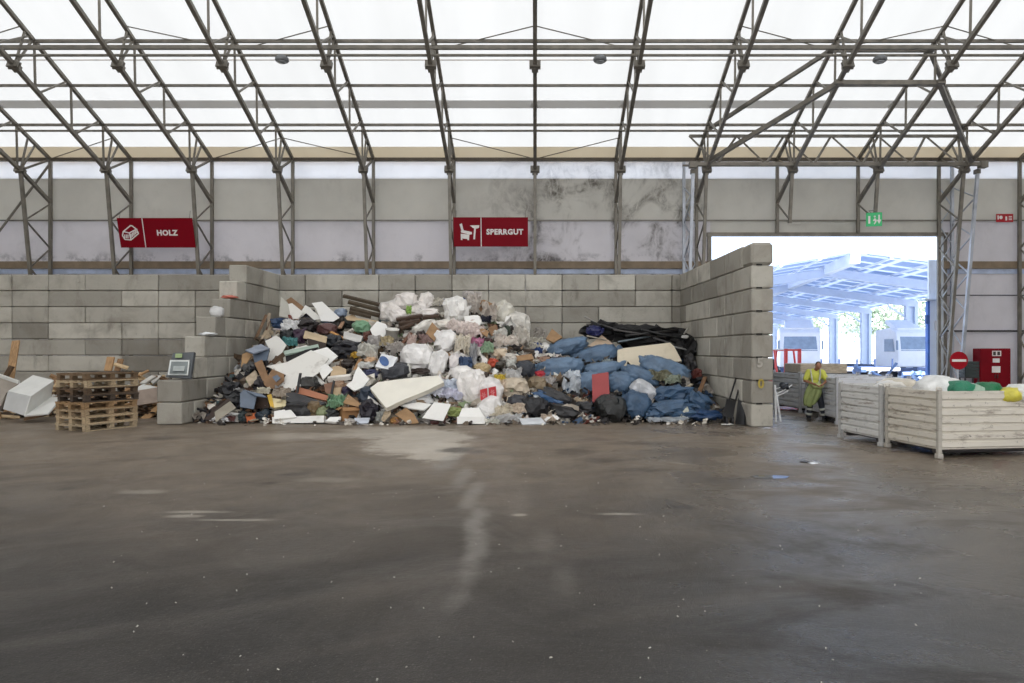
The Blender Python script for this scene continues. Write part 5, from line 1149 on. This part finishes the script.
hp([(592, 374.5), (608.5, 372), (609.5, 394), (592.5, 404)], mat('red_board', (164, 66, 66), .5, 0, .06), 'upright red board among the blue sacks', .05, 8, .9)
hp([(617.5, 350), (624, 348), (670, 342.5), (674, 346), (682, 361), (660, 364), (640, 369), (617.5, 366)], CRM, 'large cream board or mattress behind blue sacks', .14, 25, 1.3); hp([(588, 346), (602, 335), (607, 339), (618, 347.5), (603, 348)], mat('tan_light', (196, 174, 150), .65), 'tan folded board left of the cream board', .06, 35, .2)
hf(660, 378, 22, 10, (120, 118, 96), 'brown clear film below the fat blue sack'); hf(673, 381, 14, 8, (150, 158, 140), 'pale clear film below the fat blue sack, right')
for px, py, w, h, c, ang, lb in ((672, 393, 34, 15, BLD, 6, 'crumpled dark blue tarpaulin below the fat sack'), (668, 408, 46, 15, BLD, 8, 'long crumpled dark blue tarpaulin at the foot'), (698, 402, 24, 18, BLD, -30, 'crumpled blue tarpaulin beside the right wall'), (704, 415, 32, 10, (30, 60, 98), -4, 'flat blue tarpaulin at the right foot'), (684, 414, 30, 10, BLD, 0, 'low blue tarpaulin fold at the foot'), (654, 414, 18, 12, BLD, 10, 'round blue tarpaulin fold at the foot')):
    hb(px, py, w, h, c, lb, .32, ang, 'tarpaulin', 'tarpaulin', fr=2.2)
hs(676, 394, 691, 385, 3, (190, 178, 156), 'pale lath lying on the blue tarpaulin'); hf(684, 414, 10, 12, (206, 208, 196), 'white green film scrap on the foot tarpaulin'); hf(668, 421, 36, 5, (170, 176, 182), 'clear film edge in front of the tarpaulins'); hb(697, 375, 10, 12, (98, 48, 40), 'rust red bag against the right block wall', .3); hs(697, 396, 704, 378, 4, (120, 88, 60), 'brown plank leaning at the right block wall')
hb(690, 366, 12, 22, (34, 32, 34), 'black crumpled bag against the right wall', .35)
# -- black pipes and netting at the back right
for px, py, w, h, d, lb in ((604, 331, 40, 18, 24.9, 'black netting bundle at the left of the back pile'), (636, 336, 56, 20, 25.0, 'black netting bundle in the middle of the back pile'), (664, 337, 46, 19, 25.2, 'black netting bundle at the right of the back pile'), (686, 350, 17, 28, 24.6, 'black netting bundle by the right block wall')):
    hb(px, py, w, h, (26, 25, 26), lb, .6, -6, 'netting_bundle', 'netting', d=d, fr=2.6, rough=.7)
hb(595, 331, 18, 10, (40, 44, 92), 'dark blue violet bag left of the black netting', .3, d=24.4)
for i, (a, b_, c, d, w_, cl, lb) in enumerate(((584, 317, 602, 327, 1.6, (150, 146, 140), 'light thin pipe at the left end'), (617, 342, 652, 336, 1.8, (122, 134, 142), 'grey blue pipe above the cream board'), (600, 325, 646, 340, 2, (44, 42, 42), 'long dark pipe sloping right, upper'), (612, 330, 664, 338, 2, (70, 66, 64), 'long grey brown pipe'),
    (652, 338, 694, 352, 2, (60, 58, 58), 'dark pipe at the right'), (668, 346, 696, 352, 1.6, (150, 150, 148), 'light pipe at the right end'), (682, 334, 686, 328, 1.6, (160, 156, 148), 'short light pipe standing by the wall'), (590, 322, 630, 336, 2, (34, 34, 34), 'black pipe at the left'), (640, 330, 692, 342, 2, (30, 30, 30), 'black pipe along the back'), (624, 336, 676, 330, 2, (50, 48, 48), 'dark pipe crossing the others'), (586, 336, 612, 342, 1.5, (168, 160, 146), 'pale rod low at the left'))):
    p = at(a, b_, 24.2); q = at(c, d, 24.6); e = Vector((0, -.35, 0)); r = w_/29/2; bb = MB(); bb.tube((0, 0, 0), q-p, r, 10); o = bb.build('pipe', mat('pipe', cl, .45), None, p+e, True); tag(o, lb+' of the back pile', 'pipe', 'thin pipes on the black netting')
hb(685, 337, 7, 3.4, (206, 204, 200), 'white cup shaped scrap on the back pile', .1, d=24.3)
hb(700, 308, 3.2, 7, (196, 192, 182), 'pale paper stuck on the right block wall', .3, d=24.15)
# ------------------------------------------------------------------ outside: the yard canopy
M_can = mat('canopy_steel', (200, 211, 228), .5, 0, .04); M_can2 = mat('canopy_steel_white', (226, 234, 246), .5, 0, .03)  # blue sky light and pale haze are tinted into the canopy colours
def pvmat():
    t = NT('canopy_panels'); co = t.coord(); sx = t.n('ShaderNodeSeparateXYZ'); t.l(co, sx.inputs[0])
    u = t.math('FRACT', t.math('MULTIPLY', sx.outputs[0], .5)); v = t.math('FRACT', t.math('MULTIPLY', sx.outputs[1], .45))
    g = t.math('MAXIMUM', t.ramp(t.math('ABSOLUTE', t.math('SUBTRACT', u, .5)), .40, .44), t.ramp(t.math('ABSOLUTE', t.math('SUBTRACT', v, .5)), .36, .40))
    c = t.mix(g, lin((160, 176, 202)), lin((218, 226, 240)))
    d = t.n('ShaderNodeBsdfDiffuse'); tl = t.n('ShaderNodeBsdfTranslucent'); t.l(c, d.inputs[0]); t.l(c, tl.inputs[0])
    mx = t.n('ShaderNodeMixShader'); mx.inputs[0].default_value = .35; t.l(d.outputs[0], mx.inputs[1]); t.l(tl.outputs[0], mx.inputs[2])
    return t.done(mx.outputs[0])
al = R(8); P0 = Vector((27.4, 52.5, 0)); WR = 8.44; LB = 10.4
e = empty('yard_canopy', P0, -al, 'large pitched steel canopy over the trucks outside', 'canopy')
# local x = across (towards the right), local y = along the ridge; columns at x = 0
zE, zR = 5.5, 6.82; sl = (zR-zE)/WR
y0 = -LB-5.7; y1 = LB*5.5
b = MB()
for xa, za, xb, zb in ((.6, zE-.6*sl, -WR, zR), (-WR, zR, -2*WR-.6, zE-.6*sl)):
    b.add([(xa, y0, za+.35), (xa, y1, za+.35), (xb, y1, zb+.35), (xb, y0, zb+.35)], [(0, 1, 2, 3)])
o = b.build('roof_panels', pvmat(), e); solid(o, .06)
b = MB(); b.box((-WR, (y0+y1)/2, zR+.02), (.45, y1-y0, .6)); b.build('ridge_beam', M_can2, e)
for k in range(-1, 6):
    y = k*LB
    for xa, za, xb, zb in ((.3, zE-.1, -WR, zR-.1), (-WR, zR-.1, -2*WR-.3, zE-.1)):
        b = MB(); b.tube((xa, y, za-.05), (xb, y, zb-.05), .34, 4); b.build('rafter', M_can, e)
    for x in (0, -2*WR):
        if x < 0 and k > 4: continue
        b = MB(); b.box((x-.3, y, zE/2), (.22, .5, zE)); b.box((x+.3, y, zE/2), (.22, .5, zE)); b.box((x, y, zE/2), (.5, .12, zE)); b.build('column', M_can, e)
for i in range(1, 9):
    x = .3-i*(WR/8.5)
    for sgn in (0, 1):
        xx = x if sgn == 0 else -2*WR-x
        zz = zE+abs(x-.3)*sl
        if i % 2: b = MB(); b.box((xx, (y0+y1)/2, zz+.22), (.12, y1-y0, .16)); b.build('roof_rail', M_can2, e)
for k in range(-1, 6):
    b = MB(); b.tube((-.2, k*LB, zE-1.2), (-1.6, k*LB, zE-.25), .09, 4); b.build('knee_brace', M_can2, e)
# trucks, loader and trailers under the canopy
M_cab = mat('truck_white', (232, 234, 238), .35, 0, .03); M_gls = mat('truck_glass', (128, 146, 168), .2); M_tyre = mat('tyre', (34, 36, 42), .7); M_chs = mat('truck_chassis', (58, 74, 110), .5)
def truck(loc, rz, label):
    e = empty('truck', loc, rz, label, 'truck', 'white trucks parked under the canopy')
    prof = [(-1.15, .9), (-1.2, 2.0), (-.95, 3.1), (-.5, 3.45), (1.1, 3.3), (1.15, .9)]
    b = MB(); b.prism([(-1.22, y, z) for y, z in prof], (-1, 0, 0), 2.44); b.build('cab', M_cab, e, None, False, .08)
    b = MB(); b.prism([(-1.02, -1.21, 1.95), (1.02, -1.21, 1.95), (.95, -1.02, 2.85), (-.95, -1.02, 2.85)], (0, -1, .2), .05); b.build('windscreen', M_gls, e)
    b = MB(); b.prism([(1.23, -.9, 1.9), (1.23, .1, 1.9), (1.23, .1, 2.7), (1.23, -.75, 2.7)], (1, 0, 0), .02); b.build('side_window', M_gls, e); b = MB(); b.prism([(-1.25, -.9, 1.9), (-1.25, .1, 1.9), (-1.25, .1, 2.7), (-1.25, -.75, 2.7)], (1, 0, 0), .02); b.build('side_window', M_gls, e)
    b = MB(); b.prism([(-.9, -.7, 3.4), (.9, -.7, 3.4), (.8, .6, 4.0), (-.8, .6, 4.0)], (0, -1, 1.5), .3); b.build('roof_fairing', M_cab, e, None, False, .05)
    b = MB(); b.box((0, 3.6, .85), (1.0, 6.5, .3)); b.build('chassis', M_chs, e)
    b = MB(); b.box((0, -1.22, .62), (2.4, .25, .5), None, .05); b.build('bumper', M_chs, e)
    for y in (-.2, 4.6, 5.8):
        for x in (-1.0, 1.0): MB().lathe([(.2, -.15), (.48, -.15), (.5, 0), (.48, .15), (.2, .15)], 20, Matrix.Translation((x, y, .5)) @ Matrix.Rotation(R(90), 4, 'Y')).build('wheel', M_tyre, e)
    for x in (-1.3, 1.3): MB().box((x, -1.2, 2.3), (.12, .1, .6), None, .03).build('mirror', M_gls, e)
    return e
truck((17.0, 46.5, 0), R(-14), 'white truck cab, left of two seen through the opening'); truck((24.0, 47.0, 0), R(10), 'white truck cab, right of two seen through the opening')
e = copy_tree(bpy.data.objects['truck']); e.location = (24.6, 84, 0); e['label'] = 'distant white truck between the far canopy columns'
def trailer(loc, rz, L, label):
    e = empty('flatbed_trailer', loc, rz, label, 'trailer', 'trailers in the yard')
    MB().box((0, 0, 1.0), (L, 2.4, .22), None, .02).build('deck', M_chs, e); MB().box((0, -1.22, 1.0), (L, .05, .16)).build('side_rail', M_cab, e)
    b = MB()
    for i in range(5): MB().box((-L/2+.4+i*(L-.8)/4, -1.2, 1.3), (.07, .07, .5)).build('stake', M_chs, e)
    for x in (-L*.3, -L*.1, L*.35):
        for y in (-1, 1): MB().lathe([(.2, -.12), (.43, -.12), (.45, 0), (.43, .12), (.2, .12)], 18, Matrix.Translation((x, y, .46)) @ Matrix.Rotation(R(90), 4, 'X')).build('wheel', M_tyre, e)
trailer((16.6, 38.5, 0), R(4), 4.6, 'blue flatbed trailer behind the worker outside'); trailer((21.6, 35.6, 0), R(-6), 4.2, 'blue and white trailer outside behind the containers')
b = MB(); rj = random.Random(9)
for i in range(26):
    M = Matrix.Translation((18.2+rj.uniform(-3.8, 4.2), 34+rj.uniform(-.8, .8), .35+rj.random()*.75)) @ Euler((rj.random(), rj.random(), rj.random()*3)).to_matrix().to_4x4()
    b.box((0, 0, 0), (rj.uniform(.3, 1.1), rj.uniform(.1, .5), rj.uniform(.1, .4)), M)
tag(b.build('scrap_metal', mat('scrap_blue_grey', (104, 128, 168), .6, 0, .3)), 'heap of blue grey scrap metal outside', 'scrap', None, 'stuff')
# red loader
Mr = mat('loader_red', (222, 84, 84), .4, 0, .05)
e = empty('forklift', (10.55, 31.0, 0), R(20), 'small red forklift outside beside the right wall end', 'forklift')
MB().box((0, .3, .65), (1.15, 1.9, .6), None, .08).build('body', Mr, e); MB().box((0, 1.15, .85), (1.05, .5, .8), None, .1).build('counterweight', Mr, e)
b = MB()
for x in (-.5, .5): b.path([(x, -.45, .9), (x, -.25, 2.0), (x, .85, 2.0), (x, 1.0, 1.2)], .045)
b.build('overhead_guard', Mr, e); MB().box((0, .3, 2.02), (1.1, 1.2, .06), None, .02).build('guard_roof', M_cab, e)
MB().box((0, .45, 1.05), (.5, .5, .16), None, .04).build('seat', M_tyre, e); MB().box((0, .72, 1.35), (.5, .12, .5), None, .04).build('backrest', M_tyre, e)
b = MB()
for x in (-.35, .35): b.box((x, -.8, 1.05), (.1, .12, 2.0))
for z in (.3, 1.2, 2.0): b.box((0, -.8, z), (.75, .08, .08))
b.build('mast', Mr, e)
for x in (-.25, .25): MB().box((x, -1.35, .1), (.11, 1.0, .05)).build('fork', M_tyre, e)
for x in (-.52, .52):
    for y in (-.45, .95): MB().lathe([(.1, -.1), (.28, -.1), (.3, 0), (.28, .1), (.1, .1)], 18, Matrix.Translation((x, y, .3)) @ Matrix.Rotation(R(90), 4, 'Y')).build('wheel', M_tyre, e)
# white door leaf by the right jamb, shed behind left post
e = empty('steel_door', (16.35, 29.6, 0), 0, 'tall white steel door leaf standing open outside at right', 'door')
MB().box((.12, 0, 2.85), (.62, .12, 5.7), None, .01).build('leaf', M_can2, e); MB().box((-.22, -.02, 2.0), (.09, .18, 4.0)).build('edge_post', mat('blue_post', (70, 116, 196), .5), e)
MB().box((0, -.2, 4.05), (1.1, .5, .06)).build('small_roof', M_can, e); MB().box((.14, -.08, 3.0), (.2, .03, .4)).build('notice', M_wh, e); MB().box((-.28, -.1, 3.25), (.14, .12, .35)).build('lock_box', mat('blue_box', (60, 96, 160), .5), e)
e = empty('storage_silo', (7.6, 31.5, 0), 0, 'blue grey container top outside behind left lattice post', 'container')
MB().box((0, 0, 2.9), (1.0, 1.0, 5.8), None, .01).build('body', mat('silo', (150, 164, 196), .5, 0, .04), e); MB().box((0, 0, 5.86), (1.12, 1.12, .12), None, .02).build('lid_rim', M_can, e)
# trees
def tree(x, y, h, rgb, label, sd):
    e = empty('tree', (x, y, 0), 0, label, 'tree', 'trees beyond the yard'); rt = random.Random(sd)
    b = MB(); b.tube((0, 0, 0), (0, 0, h*.55), .3, 8, .15)
    for i in range(4): a = rt.random()*6.3; b.tube((0, 0, h*.3+i*.5), (math.cos(a)*h*.2, math.sin(a)*h*.2, h*.6+i*.3), .1, 6, .04)
    b.build('trunk', mat('bark', (92, 84, 74), .9), e)
    b = MB()
    for i in range(900):
        u = rt.random()*6.283; v = math.acos(rt.uniform(-1, 1)); r = h*.36*(rt.random()**.35)*(1+.35*noise.noise(Vector((math.cos(u)*2, math.sin(u)*2, sd+v*2))))
        p = Vector((r*math.sin(v)*math.cos(u), r*math.sin(v)*math.sin(u), h*.63+r*.95*math.cos(v)))
        s_ = rt.uniform(.2, .42); M = Matrix.Translation(p) @ Euler((rt.random()*6, rt.random()*6, rt.random()*6)).to_matrix().to_4x4()
        b.add([(-s_, -s_*.6, 0), (s_, -s_*.6, .08), (s_, s_*.6, 0), (-s_, s_*.6, .08)], [(0, 1, 2, 3)], M)
    b.build('crown', mat('leaves', tuple(int(v*.5+105) for v in rgb), .7, 0, .25, 1.), e)  # leaf colour washed out to stand in for bright outdoor haze
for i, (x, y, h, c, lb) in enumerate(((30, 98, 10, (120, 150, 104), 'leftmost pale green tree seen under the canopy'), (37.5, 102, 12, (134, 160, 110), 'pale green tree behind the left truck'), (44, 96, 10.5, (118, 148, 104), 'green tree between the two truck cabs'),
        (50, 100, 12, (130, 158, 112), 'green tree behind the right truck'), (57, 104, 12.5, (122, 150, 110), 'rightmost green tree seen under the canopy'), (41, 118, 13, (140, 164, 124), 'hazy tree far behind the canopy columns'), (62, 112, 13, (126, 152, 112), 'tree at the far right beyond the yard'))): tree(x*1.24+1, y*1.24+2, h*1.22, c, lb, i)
# plain low building beyond
e = empty('distant_hall', (34, 150, 0), 0, 'pale low hall far beyond the trees', 'building')
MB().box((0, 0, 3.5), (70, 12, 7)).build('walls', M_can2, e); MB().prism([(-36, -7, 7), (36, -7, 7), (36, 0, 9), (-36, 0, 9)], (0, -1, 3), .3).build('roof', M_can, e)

# ------------------------------------------------------------------ light, sky, camera
SUN = 18.0; SKY = 2.3
w = bpy.data.worlds.new('sky'); bpy.context.scene.world = w; w.use_nodes = True
nt = w.node_tree; nt.nodes.clear()
sky = nt.nodes.new('ShaderNodeTexSky'); sky.sky_type = 'PREETHAM'
el = R(56); az = R(200)
sd = Vector((math.sin(az)*math.cos(el), math.cos(az)*math.cos(el), math.sin(el)))
sky.sun_direction = sd; sky.turbidity = 4.5
hs = nt.nodes.new('ShaderNodeMix'); hs.data_type = 'RGBA'; hs.inputs[0].default_value = .6; hs.inputs[7].default_value = (.66, .80, 1.0, 1)
bg = nt.nodes.new('ShaderNodeBackground'); bg.inputs[1].default_value = SKY
ou = nt.nodes.new('ShaderNodeOutputWorld')
nt.links.new(sky.outputs[0], hs.inputs[6]); nt.links.new(hs.outputs[2], bg.inputs[0]); nt.links.new(bg.outputs[0], ou.inputs[0])
L = bpy.data.lights.new('sun', 'SUN'); L.energy = SUN; L.angle = R(.6); L.color = (1, .97, .93)
so = bpy.data.objects.new('sun', L); col.objects.link(so); so.rotation_euler = (-sd).to_track_quat('-Z', 'Y').to_euler(); so.location = (0, 0, 40)
cam = bpy.data.cameras.new('camera'); cam.sensor_width = 36; cam.lens = F/1024*36; cam.shift_x = -(CX-512)/1024; cam.shift_y = (CY-341.5)/1024
cam.clip_end = 600
co_ = bpy.data.objects.new('camera', cam); col.objects.link(co_); co_.location = (0, 0, CH); co_.rotation_euler = (R(90), 0, 0)
sc = bpy.context.scene; sc.camera = co_
sc.view_settings.view_transform = 'Standard'; sc.view_settings.look = 'None'; sc.view_settings.gamma = 1; sc.view_settings.exposure = .14
sc.view_settings.use_curve_mapping = False
sc.cycles.max_bounces = 8; sc.cycles.diffuse_bounces = 5; sc.cycles.use_denoising = True
sc.cycles.sample_clamp_indirect = 8
